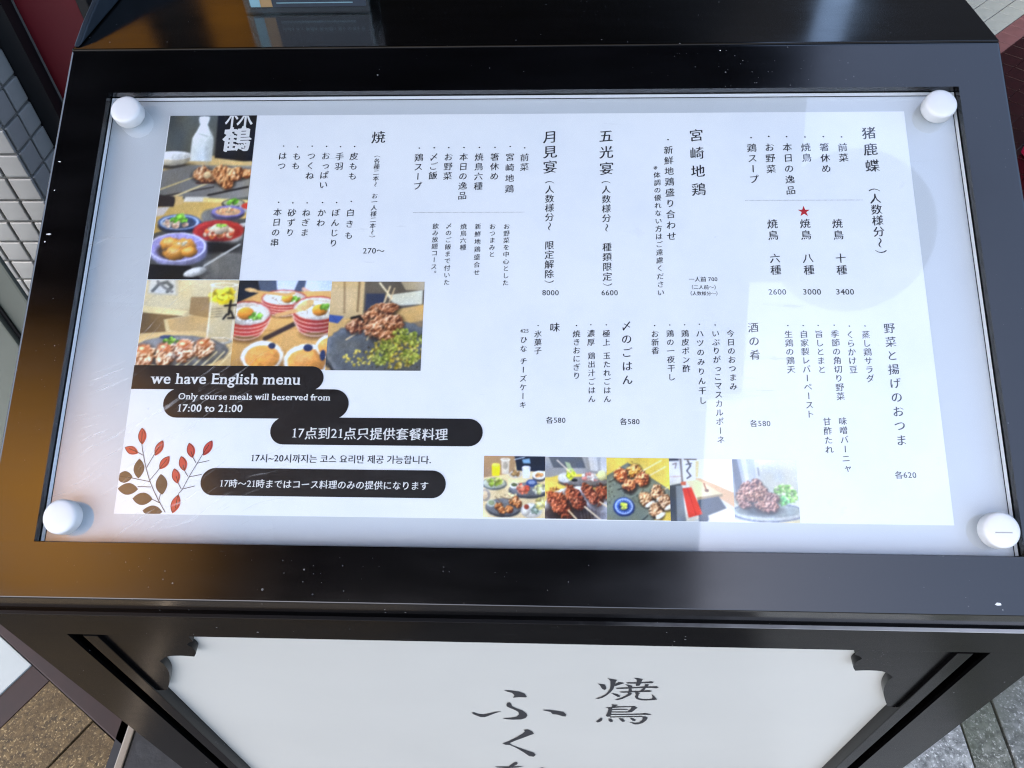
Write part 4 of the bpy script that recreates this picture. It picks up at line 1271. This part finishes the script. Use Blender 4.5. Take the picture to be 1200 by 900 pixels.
def photo_skewer_plate():
    c = Canvas(96, 190, (84, 86, 80), 1)
    c.poly([(0, 0), (58, 0), (58, 28), (0, 28)], (92, 94, 86), shade=(0.1, 0.05))
    c.poly([(0, 26), (100, 25.5), (100, 33), (0, 36)], (206, 176, 118))
    c.poly([(55, -2), (102, -2), (102, 29), (90, 29.3), (57, 27)], (26, 27, 32))
    c.poly([(34, 1), (46, 1), (46, 3), (44.5, 6), (48, 10), (53, 14.5), (54, 29), (29, 29), (29, 14.5), (33, 10), (36, 6), (34, 3)], (222, 228, 224), shade=(-0.05, 0))
    c.ell(40, 1.4, 6, 0.8, (240, 243, 240)); c.ell(49.5, 21, 4, 9, (170, 176, 172), soft=0.9, alpha=0.7)
    c.line([(35, 11.5), (41, 12.5), (46, 13.6)], 0.5, (120, 125, 125), 0.7)
    c.ell(14, 32, 20, 2.2, (58, 52, 44), soft=0.8)
    c.ell(10, 27.5, 20, 4.3, (205, 194, 168), lit=0.3); c.ell(11, 25.4, 20.5, 2.7, (240, 240, 236)); c.ell(11, 25.8, 17, 1.7, (214, 214, 208))
    c.poly([(0, 35), (30, 31.5), (100, 32), (100, 51), (70, 53), (0, 50)], (124, 121, 114), shade=(0.1, -0.05))
    c.line([(0, 51), (30, 48), (60, 45)], 1.1, (54, 46, 42)); c.line([(55, 50), (98, 45)], 1.6, (34, 30, 30))
    c.line([(0, 46.5), (36, 39)], 1.0, (214, 190, 128)); c.line([(16, 51), (62, 40.5)], 1.5, (226, 204, 150))
    for x, y, rx, ry in ((46, 37, 12, 4.6), (58, 38.6, 6, 3.4), (69, 37.5, 12, 6), (75, 42, 8, 4), (84, 37, 11, 3.8), (95, 36.5, 6, 3)):
        c.meat(x, y, rx, ry, (208, 138, 84), (140, 66, 36), (248, 208, 150), 16)
    c.ell(51, 37.6, 4.5, 2.2, (240, 205, 150), lit=0.3); c.line([(40, 42.5), (60, 42.5)], 1.0, (60, 30, 22))
    c.poly([(0, 52), (100, 53), (100, 75), (0, 76)], (214, 176, 98), shade=(0.05, -0.1))
    c.poly([(0, 49.5), (20, 51), (18, 57), (0, 57)], (48, 40, 38)); c.poly([(18, 50.5), (27, 50.5), (27, 55.5), (20, 56)], (214, 178, 112))
    c.poly([(30, 51), (56, 51), (54, 54), (28, 54)], (226, 220, 205)); c.poly([(50, 51.5), (100, 53), (100, 55.5), (50, 54)], (238, 212, 132))
    c.poly([(0, 57.5), (14, 57), (8, 62), (0, 63)], (206, 196, 186))
    c.poly([(0, 73), (40, 66), (100, 64), (100, 101), (0, 101)], (74, 73, 70))
    c.ell(62, 63, 12, 5, (120, 120, 116), soft=0.3); c.ell(97, 68, 10, 1.2, (206, 206, 200), -18)
    c.ell(84, 55.2, 13, 2.8, (58, 56, 52)); c.ell(84, 54.8, 11, 2.0, (176, 172, 140)); c.crumbs(84, 54, 7, 1.4, [(130, 186, 60), (96, 150, 40)], 12, 2)
    c.ell(102, 57.5, 11, 3, (180, 178, 176)); c.ell(102, 56.5, 9, 2, (196, 62, 44))
    c.ell(79, 61, 19, 4.2, (84, 78, 104), lit=0.3); c.ell(79, 59.8, 18, 3.4, (128, 120, 180)); c.ell(79, 60, 14, 2.4, (222, 170, 122)); c.crumbs(78, 59.5, 10, 1.5, [(240, 196, 140), (214, 140, 90)], 16, 1.8)
    c.ell(27, 68.5, 24, 4.6, (36, 40, 54)); c.ell(27, 66.3, 24, 4.8, (70, 96, 150)); c.ring(27, 66.3, 20, 4, 0.09, (190, 206, 226)); c.ell(27, 66.8, 18, 3.4, (64, 74, 96))
    c.crumbs(24, 67, 13, 2.4, [(236, 208, 186), (222, 178, 150)], 24, 2.6); c.crumbs(26, 64, 9, 2.2, [(126, 196, 62), (84, 158, 40), (160, 216, 96)], 30, 2.2)
    c.ell(71, 74.2, 27, 6.4, (206, 202, 196), lit=0.3); c.ell(71, 71.4, 28, 6.4, (176, 54, 48)); c.ell(71, 72.2, 24, 5, (150, 40, 36))
    c.crumbs(71, 72.6, 17, 3, [(240, 180, 150), (226, 120, 60), (240, 206, 170), (214, 90, 60)], 34, 3.0); c.ell(73, 70.2, 10, 3, (224, 200, 168), lit=0.4, rough=0.3); c.crumbs(74, 68.6, 5, 1, [(150, 200, 70)], 8, 1.5)
    c.ell(66, 81, 30, 3.6, (30, 28, 28), soft=0.7)
    c.ell(30, 84.5, 31, 7.6, (160, 158, 196), lit=0.3); c.ell(28, 81, 32, 8.6, (152, 146, 204), rough=0.06); c.ring(28, 81, 30.5, 8.2, 0.045, (228, 228, 240))
    for k in range(11):
        a = k / 11 * math.tau
        c.line([(28 + 18 * math.cos(a), 81 + 4.6 * math.sin(a)), (28 + 29 * math.cos(a), 81 + 7.6 * math.sin(a))], 0.6, (196, 192, 228), 0.8)
    c.ell(25, 83, 19, 5.4, (66, 52, 42), soft=0.3)
    for x, y, rx, ry in ((20, 79, 12, 4), (34, 80.5, 14, 4.6), (26, 84.5, 12, 4.2), (42, 84, 8, 3)):
        c.ell(x, y, rx, ry, (214, 142, 58), soft=0.2, lit=0.5, rough=0.3); c.ell(x - 2, y - 1.2, rx * .5, ry * .4, (246, 204, 128), soft=0.8, alpha=0.7)
    c.crumbs(34, 78.6, 6, 1, [(240, 226, 190)], 12, 1.2)
    c.poly([(0, 91), (45, 92), (60, 101), (0, 101)], (26, 25, 25))
    c.ell(88, 92, 26, 8, (104, 102, 96), rough=0.2); c.ell(90, 100, 30, 2.6, (170, 160, 140)); c.ell(90, 98.5, 30, 3, (96, 94, 90))
    c.line([(60, 92), (80, 85), (96, 79.5)], 1.3, (196, 196, 190)); c.ell(51, 95.6, 12.5, 2.6, (206, 206, 200), -14, lit=0.4); c.ell(49, 95.4, 7, 1.2, (236, 236, 232), -14, soft=0.7)
    return c.finish()

def photo_highball():
    c = Canvas(100, 98, (196, 176, 132), 2)
    c.poly([(0, 0), (100, 0), (100, 30), (0, 36)], (204, 188, 146), shade=(-0.05, 0))
    c.poly([(2, 0), (34, 0), (36, 19), (2, 17)], (196, 186, 160)); c.poly([(4, 0), (31, 0), (33, 17), (4, 15)], (206, 204, 194))
    c.line([(8, 13), (14, 5), (22, 3), (28, 8), (24, 14)], 2.4, (96, 98, 96)); c.line([(12, 2), (20, 9), (29, 14)], 1.8, (120, 120, 118))
    c.poly([(0, 30), (48, 36), (44, 42), (0, 38)], (226, 206, 150)); c.poly([(0, 38), (44, 42), (24, 46), (28, 60), (0, 62)], (120, 96, 66), shade=(0.1, -0.1))
    c.poly([(28, 46), (72, 38), (70, 66), (32, 58)], (188, 156, 106)); c.poly([(50, 20), (72, 20), (72, 44), (50, 40)], (150, 122, 84))
    c.poly([(0, 62), (60, 58), (100, 66), (100, 101), (0, 101)], (206, 176, 122))
    c.poly([(70, 4), (99, 2), (99, 72), (72, 70)], (206, 190, 148), alpha=0.85); c.ell(84, 20, 14, 8, (236, 208, 40), soft=0.3, rough=0.3); c.crumbs(84, 16, 11, 5, [(250, 226, 70), (226, 190, 40)], 18, 3)
    c.poly([(72, 30), (98, 30), (97, 66), (73, 66)], (186, 170, 132), alpha=0.6)
    for x in (71.5, 97.5):
        c.line([(x, 6), (x + .5, 68)], 0.8, (236, 230, 212), 0.8)
    c.ring(84, 6, 13, 2.4, 0.2, (240, 236, 224)); c.ell(85, 70, 14, 4.2, (226, 220, 204), lit=0.3); c.ell(85, 69, 11, 2.6, (190, 170, 132))
    c.line([(93, 24), (92, 40)], 1.6, (22, 20, 20)); c.line([(87, 30), (99, 29)], 1.3, (22, 20, 20)); c.line([(90, 40), (87, 45)], 1.4, (22, 20, 20)); c.line([(94, 36), (98, 44), (92, 44)], 1.4, (22, 20, 20))
    for k in range(4):
        c.line([(74, 34 + k * 3), (85, 33 + k * 3)], 0.8, (96, 84, 66), 0.6)
    c.ell(46, 82, 50, 18, (92, 92, 92), soft=0.06); c.ell(44, 80, 46, 15.5, (118, 118, 118)); c.ell(30, 66, 8, 2.4, (48, 62, 96))
    for k in range(6):
        c.line([(40 + k * 9, 101), (60 + k * 8, 82)], 1.0, (226, 210, 160))
    for x, y, rx, ry in ((8, 86, 11, 13), (30, 84, 11, 13), (50, 80, 11, 12), (70, 78, 10, 11)):
        c.meat(x, y, rx, ry, (236, 200, 164), (196, 104, 52), (252, 236, 212), 22, 20); c.ell(x - 1, y - ry * .5, rx * .7, ry * .4, (178, 84, 40), 10, 0.7, alpha=0.75); c.ell(x - 3, y - ry * .55, rx * .25, ry * .15, (250, 220, 170), soft=0.8)
    c.crumbs(34, 70, 8, 2.4, [(128, 168, 60), (80, 120, 40)], 14, 1.8)
    return c.finish()

def bowl_stripes(c, cx, cy, rx, ry, depth):
    depth *= 0.80
    rim = [(cx + rx * math.cos(a), cy + ry * 0.2 * math.sin(a)) for a in np.linspace(math.pi, 0, 5)]
    c.ell(cx + 1, cy + depth + ry * .5, rx * .62, ry * .5, (96, 62, 34), soft=0.6, alpha=0.7)
    side = [(cx - rx, cy), (cx - rx * .93, cy + depth * .5), (cx - rx * .62, cy + depth + ry * .45), (cx + rx * .62, cy + depth + ry * .45), (cx + rx * .93, cy + depth * .5), (cx + rx, cy)]
    c.poly(side, (168, 52, 46), shade=(-0.12, 0))
    for k in range(4):
        f = (k + 0.9) / 4.6
        w = rx * (1 - .34 * f ** 2.2)
        pts = [(cx + w * math.cos(a), cy + depth * f + ry * .95 * math.sin(a)) for a in np.linspace(math.pi * .98, math.pi * .02, 17)]
        c.line(pts, 0.9, (214, 176, 160), 0.85)
    c.ell(cx, cy, rx, ry, (164, 54, 48)); c.ell(cx, cy + .3, rx * .95, ry * .92, (226, 218, 208)); c.ell(cx, cy + 1, rx * .86, ry * .8, (196, 184, 172), soft=0.3); c.ell(cx, cy + 1.6, rx * .8, ry * .68, (240, 234, 222), lit=0.15, rough=0.15)
    c.crumbs(cx, cy + 1.6, rx * .62, ry * .5, [(248, 244, 236), (226, 218, 204)], 26, 1.6)

def photo_rice_bowls():
    c = Canvas(104, 102, (206, 160, 96), 3)
    c.poly([(0, 0), (100, 0), (100, 12), (0, 16)], (74, 84, 104)); c.poly([(0, 0), (20, 0), (26, 18), (0, 34)], (34, 36, 42))
    c.poly([(40, 0), (64, 0), (60, 12), (42, 12)], (196, 206, 222)); c.poly([(72, 0), (101, 0), (101, 14), (70, 20)], (206, 220, 240)); c.line([(70, 10), (84, 18), (92, 16)], 2.6, (222, 172, 150))
    c.poly([(0, 26), (24, 14), (100, 12), (101, 101), (0, 101)], (206, 158, 92), shade=(0.05, -0.1)); c.line([(0, 60), (101, 52)], 0.8, (178, 126, 70))
    c.line([(34, 66), (70, 46)], 3.4, (54, 42, 40))
    bowl_stripes(c, 50, 20, 24, 9, 18); c.ell(54, 21, 6.5, 5, (244, 160, 62), lit=0.5); c.crumbs(62, 22, 5, 2, [(120, 176, 60)], 10, 1.8)
    c.line([(12, 11), (20, 13), (52, 17), (60, 15)], 2.0, (206, 158, 96)); c.ell(14, 11.5, 7, 2.4, (222, 176, 112), 8)
    bowl_stripes(c, 12, 38, 26, 14, 24); c.ell(11, 38, 9, 7, (240, 150, 56), lit=0.5); c.crumbs(22, 41, 6, 3, [(110, 170, 60), (150, 196, 90)], 14, 2)
    bowl_stripes(c, 86, 32, 26, 14, 26); c.ell(89, 34, 8, 6.5, (238, 148, 58), lit=0.5); c.crumbs(94, 30, 4, 3, [(120, 180, 70)], 10, 2)
    c.line([(44, 40), (66, 34), (74, 26)], 2.8, (206, 160, 104)); c.ell(73, 29, 10, 5, (226, 184, 122), -30)
    for cx, cy, rx, ry in ((33, 86, 22, 17), (80, 90, 24, 18), (102, 74, 14, 13)):
        c.ell(cx + 1, cy + 4, rx * 1.06, ry * 1.02, (120, 82, 46), soft=0.4, alpha=0.6); c.ell(cx, cy, rx, ry, (240, 238, 232), lit=0.12); c.ell(cx, cy + 1, rx * .84, ry * .8, (226, 152, 76), lit=0.22); c.ell(cx - 4, cy - 3, rx * .4, ry * .25, (238, 176, 104), soft=0.9, alpha=0.7)
    c.ell(42, 74, 4, 3.4, (40, 52, 84)); c.ell(80, 76, 5, 4, (40, 52, 84)); c.ell(96, 84, 3, 6, (40, 52, 84))
    return c.finish()

def photo_pepper_skewer():
    c = Canvas(104, 102, (150, 126, 92), 4)
    c.poly([(0, 0), (36, 0), (36, 40), (0, 48)], (196, 168, 120)); c.line([(14, 0), (16, 36)], 1.4, (150, 120, 80)); c.line([(30, 0), (30, 34)], 1.6, (130, 104, 70))
    c.poly([(36, 0), (101, 0), (101, 30), (36, 36)], (92, 84, 74)); c.poly([(38, 14), (58, 14), (58, 34), (38, 36)], (50, 58, 80)); c.poly([(60, 16), (98, 10), (98, 26), (70, 28)], (214, 212, 190)); c.poly([(74, 0), (101, 0), (101, 10), (80, 10)], (176, 160, 130))
    c.poly([(0, 46), (60, 34), (101, 26), (101, 44), (0, 66)], (214, 172, 106)); c.poly([(0, 38), (16, 40), (10, 48), (0, 46)], (60, 84, 150))
    c.poly([(0, 60), (20, 52), (0, 101)], (200, 160, 96))
    c.ell(58, 80, 62, 36, (42, 44, 48), soft=0.05); c.ell(58, 77, 60, 34, (108, 112, 116), soft=0.05); c.ell(58, 78, 55, 30, (84, 88, 92), rough=0.1)
    for k in range(160):
        c.ell(c.r.uniform(8, 100), c.r.uniform(50, 100), .6, .6, (124, 126, 126), alpha=0.6)
    c.line([(63, 6), (56, 30), (42, 66)], 1.2, (232, 208, 160)); c.line([(52, 2), (66, 20)], 1.2, (238, 222, 180)); c.line([(44, 50), (20, 66)], 1.0, (222, 196, 150)); c.line([(68, 8), (60, 34)], 0.8, (226, 196, 150))
    for x, y, rx, ry in ((28, 51, 9, 8), (36, 44, 7, 6), (54, 36, 15, 9), (62, 30, 12, 6), (56, 52, 17, 13), (68, 46, 11, 10), (62, 62, 10, 6)):
        c.meat(x, y, rx, ry, (196, 122, 76), (122, 58, 34), (244, 196, 150), 26)
    c.line([(24, 42), (32, 40), (36, 44)], 1.8, (30, 26, 24))
    c.crumbs(74, 80, 28, 17, [(206, 180, 66), (170, 148, 50), (224, 202, 104), (140, 120, 40)], 190, 1.6); c.crumbs(34, 86, 16, 9, [(200, 180, 70), (222, 200, 96)], 40, 1.3)
    for x, y in ((78, 62), (66, 74), (88, 84), (92, 66), (58, 86)):
        c.crumbs(x, y, 9, 8, [(166, 172, 66), (188, 192, 92), (120, 132, 44)], 46, 1.7)
    for k in range(40):
        c.ell(c.r.uniform(40, 100), c.r.uniform(60, 98), .8, .8, (50, 44, 30))
    return c.finish()

def photo_feast():
    c = Canvas(78, 78, (226, 202, 150), 5)
    c.poly([(0, 0), (52, 0), (50, 30), (0, 36)], (168, 134, 98)); c.poly([(50, 0), (101, 0), (101, 26), (54, 24)], (26, 32, 46)); c.poly([(62, 6), (74, 4), (76, 12), (64, 12)], (120, 160, 190)); c.line([(50, 6), (66, 2)], 1.2, (190, 200, 206))
    c.poly([(0, 36), (50, 28), (101, 24), (101, 101), (0, 101)], (228, 206, 158))
    c.poly([(13, 16), (27, 16), (26, 33), (14, 33)], (232, 206, 30)); c.ell(20, 15, 6.5, 3, (244, 226, 90)); c.poly([(28, 5), (42, 5), (41, 30), (30, 30)], (214, 206, 190), alpha=.9); c.ell(35, 16, 4, 6, (150, 140, 124), alpha=.6); c.ring(35, 6, 7, 2, .25, (246, 244, 238))
    c.ell(18, 46, 20, 10, (96, 104, 106)); c.ell(18, 45, 18, 8, (186, 192, 176)); c.crumbs(18, 43, 11, 5, [(196, 214, 90), (160, 190, 70), (224, 232, 150)], 34, 3)
    c.ell(52, 30, 10, 6, (206, 200, 190)); c.crumbs(52, 29, 6, 3, [(190, 150, 90), (150, 110, 60)], 12, 2.5); c.poly([(62, 18), (76, 18), (74, 36), (64, 36)], (214, 218, 222)); c.ell(69, 19, 7, 3, (240, 240, 240))
    c.ell(90, 34, 11, 8, (70, 72, 80)); c.ell(90, 31, 11, 7, (232, 230, 222)); c.crumbs(90, 31, 6, 3, [(214, 150, 90), (150, 180, 80)], 12, 2.4)
    c.ell(74, 56, 33, 13, (60, 62, 66)); c.ell(74, 54, 31, 11, (106, 108, 112)); c.ell(50, 48, 7, 5, (226, 226, 220)); c.ell(50, 47, 5, 3, (80, 90, 60)); c.ell(78, 44, 9, 6, (46, 70, 130)); c.ell(78, 43, 6, 3, (140, 160, 200))
    c.crumbs(64, 54, 8, 8, [(226, 120, 90), (200, 80, 60), (240, 170, 140)], 26, 3); c.crumbs(90, 54, 9, 6, [(226, 220, 170), (200, 200, 130), (240, 236, 210)], 26, 3)
    c.ell(4, 64, 8, 10, (160, 150, 140)); c.ell(3, 64, 5, 7, (226, 200, 160))
    c.ell(34, 84, 29, 15, (52, 54, 58)); c.ell(34, 82, 28, 13.5, (110, 112, 116)); c.ell(14, 77, 7, 6, (190, 196, 186)); c.ell(14, 76, 5, 4, (150, 160, 120))
    for x, y in ((26, 82), (31, 88), (42, 86), (48, 74), (52, 71), (56, 78)):
        c.meat(x, y, 6, 6, (214, 126, 60), (140, 62, 30), (244, 190, 130), 8)
    c.line([(20, 66), (34, 80)], .8, (120, 90, 60)); c.line([(28, 66), (46, 72)], .8, (120, 90, 60)); c.crumbs(44, 63, 9, 2, [(226, 200, 150)], 10, 2)
    c.ell(78, 88, 17, 12, (206, 202, 196)); c.ell(77, 87, 15, 10, (234, 232, 228)); c.ell(70, 88, 6, 8, (240, 236, 226), lit=.3); c.ell(70, 82, 4, 4, (150, 60, 40)); c.crumbs(84, 86, 6, 6, [(170, 190, 170), (130, 150, 130)], 16, 2.4)
    c.crumbs(94, 76, 9, 9, [(226, 206, 130), (206, 196, 110), (240, 230, 170)], 24, 3)
    return c.finish()

def photo_tsukune():
    c = Canvas(78, 78, (220, 190, 96), 6)
    c.poly([(0, 0), (101, 0), (101, 26), (0, 34)], (150, 150, 150)); c.poly([(6, 0), (60, 0), (66, 18), (14, 18)], (84, 88, 94)); c.poly([(70, 0), (101, 0), (101, 24), (74, 22)], (206, 206, 206)); c.poly([(84, 0), (90, 0), (90, 26), (86, 26)], (170, 172, 174))
    c.poly([(0, 36), (30, 28), (101, 28), (101, 56), (0, 62)], (226, 192, 84))
    c.ell(64, 42, 42, 8, (72, 66, 64)); c.ell(64, 39, 41, 7, (120, 116, 114)); c.ell(32, 34, 11, 8, (206, 208, 206)); c.crumbs(42, 28, 6, 9, [(196, 210, 50), (226, 226, 90)], 26, 2.4); c.line([(20, 6), (42, 26)], 1.3, (226, 210, 190)); c.poly([(32, 8), (40, 10), (46, 24), (38, 22)], (176, 196, 150), alpha=.8)
    c.crumbs(72, 33, 12, 6, [(236, 150, 140), (246, 200, 190), (226, 226, 220)], 28, 3); c.ell(92, 30, 8, 8, (232, 226, 160), lit=.3); c.ell(48, 38, 5, 2.4, (24, 26, 28))
    c.ell(52, 82, 54, 34, (236, 232, 224), soft=.05); c.ell(52, 86, 52, 32, (190, 190, 196)); c.ell(40, 92, 48, 16, (56, 44, 44), soft=.5)
    for k in range(10):
        c.line([(60 + k * 5, 101), (54 + k * 6, 74)], .6, (140, 140, 150), .6)
    for (x, y, rx, ry, rot) in ((24, 76, 15, 25, -38), (48, 66, 12, 22, -38), (76, 62, 10, 20, -42), (93, 56, 9, 14, -42)):
        c.meat(x, y, rx, ry, (150, 66, 36), (84, 30, 18), (214, 120, 76), 46, rot); c.crumbs(x, y, rx * .5, ry * .5, [(226, 140, 100), (110, 44, 24), (180, 84, 50)], 26, 1.5)
    c.line([(38, 86), (52, 101)], 1.6, (236, 214, 170)); c.line([(64, 80), (90, 101)], 1.6, (240, 220, 180)); c.line([(88, 72), (101, 80)], 1.4, (236, 214, 170))
    return c.finish()

def photo_scallop_leek():
    c = Canvas(78, 78, (226, 196, 84), 7)
    for k in range(9):
        c.line([(k * 13, 0), (k * 13 - 6, 101)], .6, (206, 176, 70), .7)
    c.poly([(0, 30), (34, 8), (101, 52), (101, 70), (72, 101), (0, 101)], (104, 110, 98)); c.poly([(0, 36), (34, 12), (96, 54), (96, 68), (66, 101), (0, 101)], (116, 124, 108)); c.crumbs(30, 60, 34, 30, [(96, 104, 92), (130, 138, 122), (84, 90, 82)], 120, 1.4)
    c.line([(56, 22), (88, 4)], 1.1, (238, 226, 190)); c.line([(66, 30), (94, 14)], 1.1, (238, 226, 190)); c.line([(80, 58), (98, 46)], 1.1, (222, 206, 160)); c.line([(4, 40), (16, 34)], 1.0, (40, 40, 36)); c.line([(18, 52), (30, 48)], 1.0, (40, 40, 36)); c.line([(54, 101), (64, 92)], 1.0, (40, 40, 36))
    for x, y, col_ in ((24, 28, (206, 104, 50)), (44, 20, (236, 170, 50)), (36, 44, (218, 128, 66)), (56, 34, (206, 112, 62))):
        c.ell(x + 1, y + 3, 12, 12, (50, 40, 30), soft=.4, alpha=.7); c.meat(x, y, 11.5, 11, col_, (150, 60, 36), (248, 206, 140), 26)
    c.ell(27, 79, 17, 15, (26, 40, 90)); c.ell(27, 78, 15.5, 13.5, (44, 78, 160)); c.ring(27, 78, 13, 11.5, .10, (206, 220, 240))
    for k in range(18):
        a = k / 18 * math.tau; c.line([(27 + 9 * math.cos(a), 78 + 8 * math.sin(a)), (27 + 12 * math.cos(a), 78 + 10.6 * math.sin(a))], .5, (190, 206, 236))
    c.ell(27, 78, 8.5, 7.5, (24, 44, 104)); c.crumbs(27, 78, 4.5, 5, [(206, 220, 70), (236, 236, 120)], 18, 2)
    for x, y, rot in ((62, 66, -32), (80, 56, -32), (78, 84, -36), (92, 70, -32)):
        c.ell(x + 1, y + 3, 11, 13, (50, 36, 24), rot, .4, alpha=.7); c.meat(x, y, 10.5, 12, (222, 168, 116), (150, 80, 42), (250, 222, 180), 22, rot)
        c.ell(x + 6, y + 8, 9, 3.4, (250, 240, 222), rot, .3)
    return c.finish()

def photo_interior():
    c = Canvas(80, 78, (206, 206, 196), 8)
    c.poly([(0, 0), (20, 0), (22, 36), (0, 40)], (206, 204, 202)); c.poly([(0, 0), (16, 0), (16, 4), (0, 5)], (70, 70, 76)); c.poly([(17, 0), (20, 0), (22, 40), (19, 40)], (120, 110, 106)); c.line([(6, 10), (12, 8), (10, 16)], 1.0, (110, 96, 92)); c.line([(0, 30), (18, 29)], .8, (176, 150, 140))
    c.poly([(22, 0), (40, 0), (40, 34), (24, 36)], (222, 222, 222)); c.line([(30, 4), (34, 12), (28, 20), (34, 28), (28, 32)], 1.6, (74, 72, 78)); c.line([(27, 10), (36, 8)], 1.2, (90, 88, 92)); c.poly([(24, 0), (44, 0), (44, 2.4), (24, 2.4)], (92, 84, 80))
    c.poly([(40, 3), (101, 0), (101, 62), (44, 32)], (226, 226, 214), shade=(.05, -.05)); c.poly([(42, 4), (48, 4), (46, 30), (41, 30)], (208, 190, 140)); c.poly([(78, 28), (96, 26), (96, 40), (78, 40)], (240, 240, 240))
    c.poly([(40, 32), (48, 31), (101, 54), (101, 78), (70, 58)], (206, 168, 130)); c.poly([(26, 36), (44, 34), (82, 56), (42, 62)], (214, 200, 160)); c.poly([(42, 62), (82, 56), (82, 60), (43, 66)], (150, 130, 100))
    c.poly([(43, 66), (76, 60), (88, 80), (62, 90), (56, 101), (44, 101)], (70, 82, 96)); c.poly([(58, 90), (88, 78), (101, 84), (101, 101), (60, 101)], (222, 214, 200))
    c.poly([(0, 44), (18, 40), (24, 101), (0, 101)], (70, 74, 80)); c.poly([(10, 44), (20, 44), (24, 101), (10, 101)], (120, 128, 136))
    c.poly([(20, 48), (34, 46), (50, 88), (28, 94)], (214, 64, 52), shade=(.1, .05)); c.line([(28, 48), (40, 90)], .7, (170, 40, 36)); c.poly([(18, 38), (26, 37), (26, 43), (18, 43)], (190, 96, 70)); c.line([(54, 40), (57, 50)], 1.6, (150, 90, 60)); c.ell(58, 51, 3.4, 2.4, (110, 76, 56)); c.line([(34, 97), (44, 93)], 1.2, (226, 206, 180))
    return c.finish(0.5)

def photo_fried_chicken():
    c = Canvas(80, 78, (206, 208, 200), 9)
    c.poly([(0, 0), (34, 0), (38, 50), (0, 60)], (176, 184, 196)); c.poly([(0, 0), (8, 0), (16, 46), (4, 60)], (112, 122, 138)); c.poly([(14, 0), (22, 0), (26, 40), (20, 40)], (206, 210, 214)); c.poly([(40, 0), (101, 0), (101, 60), (46, 50)], (204, 206, 194), shade=(-.04, -.05)); c.line([(40, 14), (41, 26)], 1.2, (120, 126, 140))
    c.ell(52, 84, 58, 16, (150, 156, 166)); c.ell(52, 82, 57, 15, (206, 210, 206)); c.ell(52, 80, 52, 12, (150, 160, 158)); c.ell(44, 80, 30, 9, (76, 82, 84), soft=.6); c.ring(52, 84, 56, 14, .03, (70, 84, 120))
    c.crumbs(80, 56, 18, 14, [(150, 206, 96), (190, 226, 140), (110, 176, 70), (214, 236, 180)], 110, 2.8); c.crumbs(76, 66, 7, 5, [(110, 190, 110)], 14, 2.6)
    for x, y, rx, ry in ((24, 46, 14, 10), (36, 40, 9, 9), (16, 60, 13, 12), (30, 58, 13, 10), (42, 52, 11, 12), (58, 62, 12, 9), (44, 74, 13, 8), (54, 74, 12, 10), (18, 72, 10, 6)):
        c.meat(x, y, rx, ry, (176, 118, 100), (104, 60, 56), (240, 202, 180), 22)
    c.ell(38, 36, 2.4, 4, (90, 60, 66), 30)
    c.poly([(0, 96), (40, 101), (0, 101)], (236, 226, 190)); c.poly([(60, 101), (101, 94), (101, 101)], (226, 214, 170))
    return c.finish(1.0, 0.98)

def print_photo(img, rect, i):
    u0, u1, v0, v1 = (k / 1000 for k in rect)
    if i in (1, 2):
        u0 += 0.0
    h, w, _ = img.shape
    xs = np.linspace(u0, u1, w); ys = np.linspace(v1, v0, h)
    X, Y = np.meshgrid(xs, ys)
    co = np.zeros((h * w, 3)); co[:, 0] = X.ravel(); co[:, 1] = Y.ravel()
    idx = np.arange(h * w).reshape(h, w)
    quads = np.stack([idx[1:, :-1], idx[1:, 1:], idx[:-1, 1:], idx[:-1, :-1]], -1).reshape(-1, 4)
    me = bpy.data.meshes.new('photo_print')
    me.from_pydata(co.tolist(), [], quads.tolist())
    at = me.color_attributes.new('print', 'FLOAT_COLOR', 'POINT')
    c = img.reshape(-1, 3) / 255.0
    lin = np.where(c <= 0.04045, c / 12.92, ((c + 0.055) / 1.055) ** 2.4)
    at.data.foreach_set('color', np.concatenate([lin, np.ones((len(lin), 1))], 1).astype(np.float32).ravel())
    o = new_obj('photo_print', me, 'photo_print', sheet)
    o.location = (0, 0, 0.00016)
    return o
prints = []
for i, fn in enumerate((photo_skewer_plate, photo_highball, photo_rice_bowls, photo_pepper_skewer, photo_feast, photo_tsukune, photo_scallop_leek, photo_interior, photo_fried_chicken)):
    prints.append(print_photo(fn(), PHOTO_RECTS[i], i))
# brushed characters on the black bottle in the first photograph
u0, u1, v0, v1 = (k / 1000 for k in PHOTO_RECTS[0])
ink = Ink()
em = (u1 - u0) * 0.34
brush_char(ink, '鶴', u0 + (u1 - u0) * 0.800, v1 - (v1 - v0) * 0.150, em * 0.98, nib=0.06, thin=0.0, shear=0.05, res=4)
co, fa = glyph('林', 0.0, 4)
# the upper character is cut by the top edge of the print: keep its lower half
bm = bmesh.new()
vs = [bm.verts.new(((x - 0.5) * em + u0 + (u1 - u0) * 0.800, (y - 0.38) * em + v1 - (v1 - v0) * 0.012, 0)) for x, y in co]
for f in fa:
    bm.faces.new([vs[k] for k in f])
bmesh.ops.bisect_plane(bm, geom=bm.verts[:] + bm.edges[:] + bm.faces[:], plane_co=(0, v1 - 0.0003, 0), plane_no=(0, 1, 0), clear_outer=True)
bm.verts.ensure_lookup_table(); bm.verts.index_update()
ink.add([(v.co.x, v.co.y) for v in bm.verts], [tuple(v.index for v in f.verts) for f in bm.faces], 0)
bm.free()
ink.build('bottle_lettering', 'white_ink', prints[0], 0.00006)
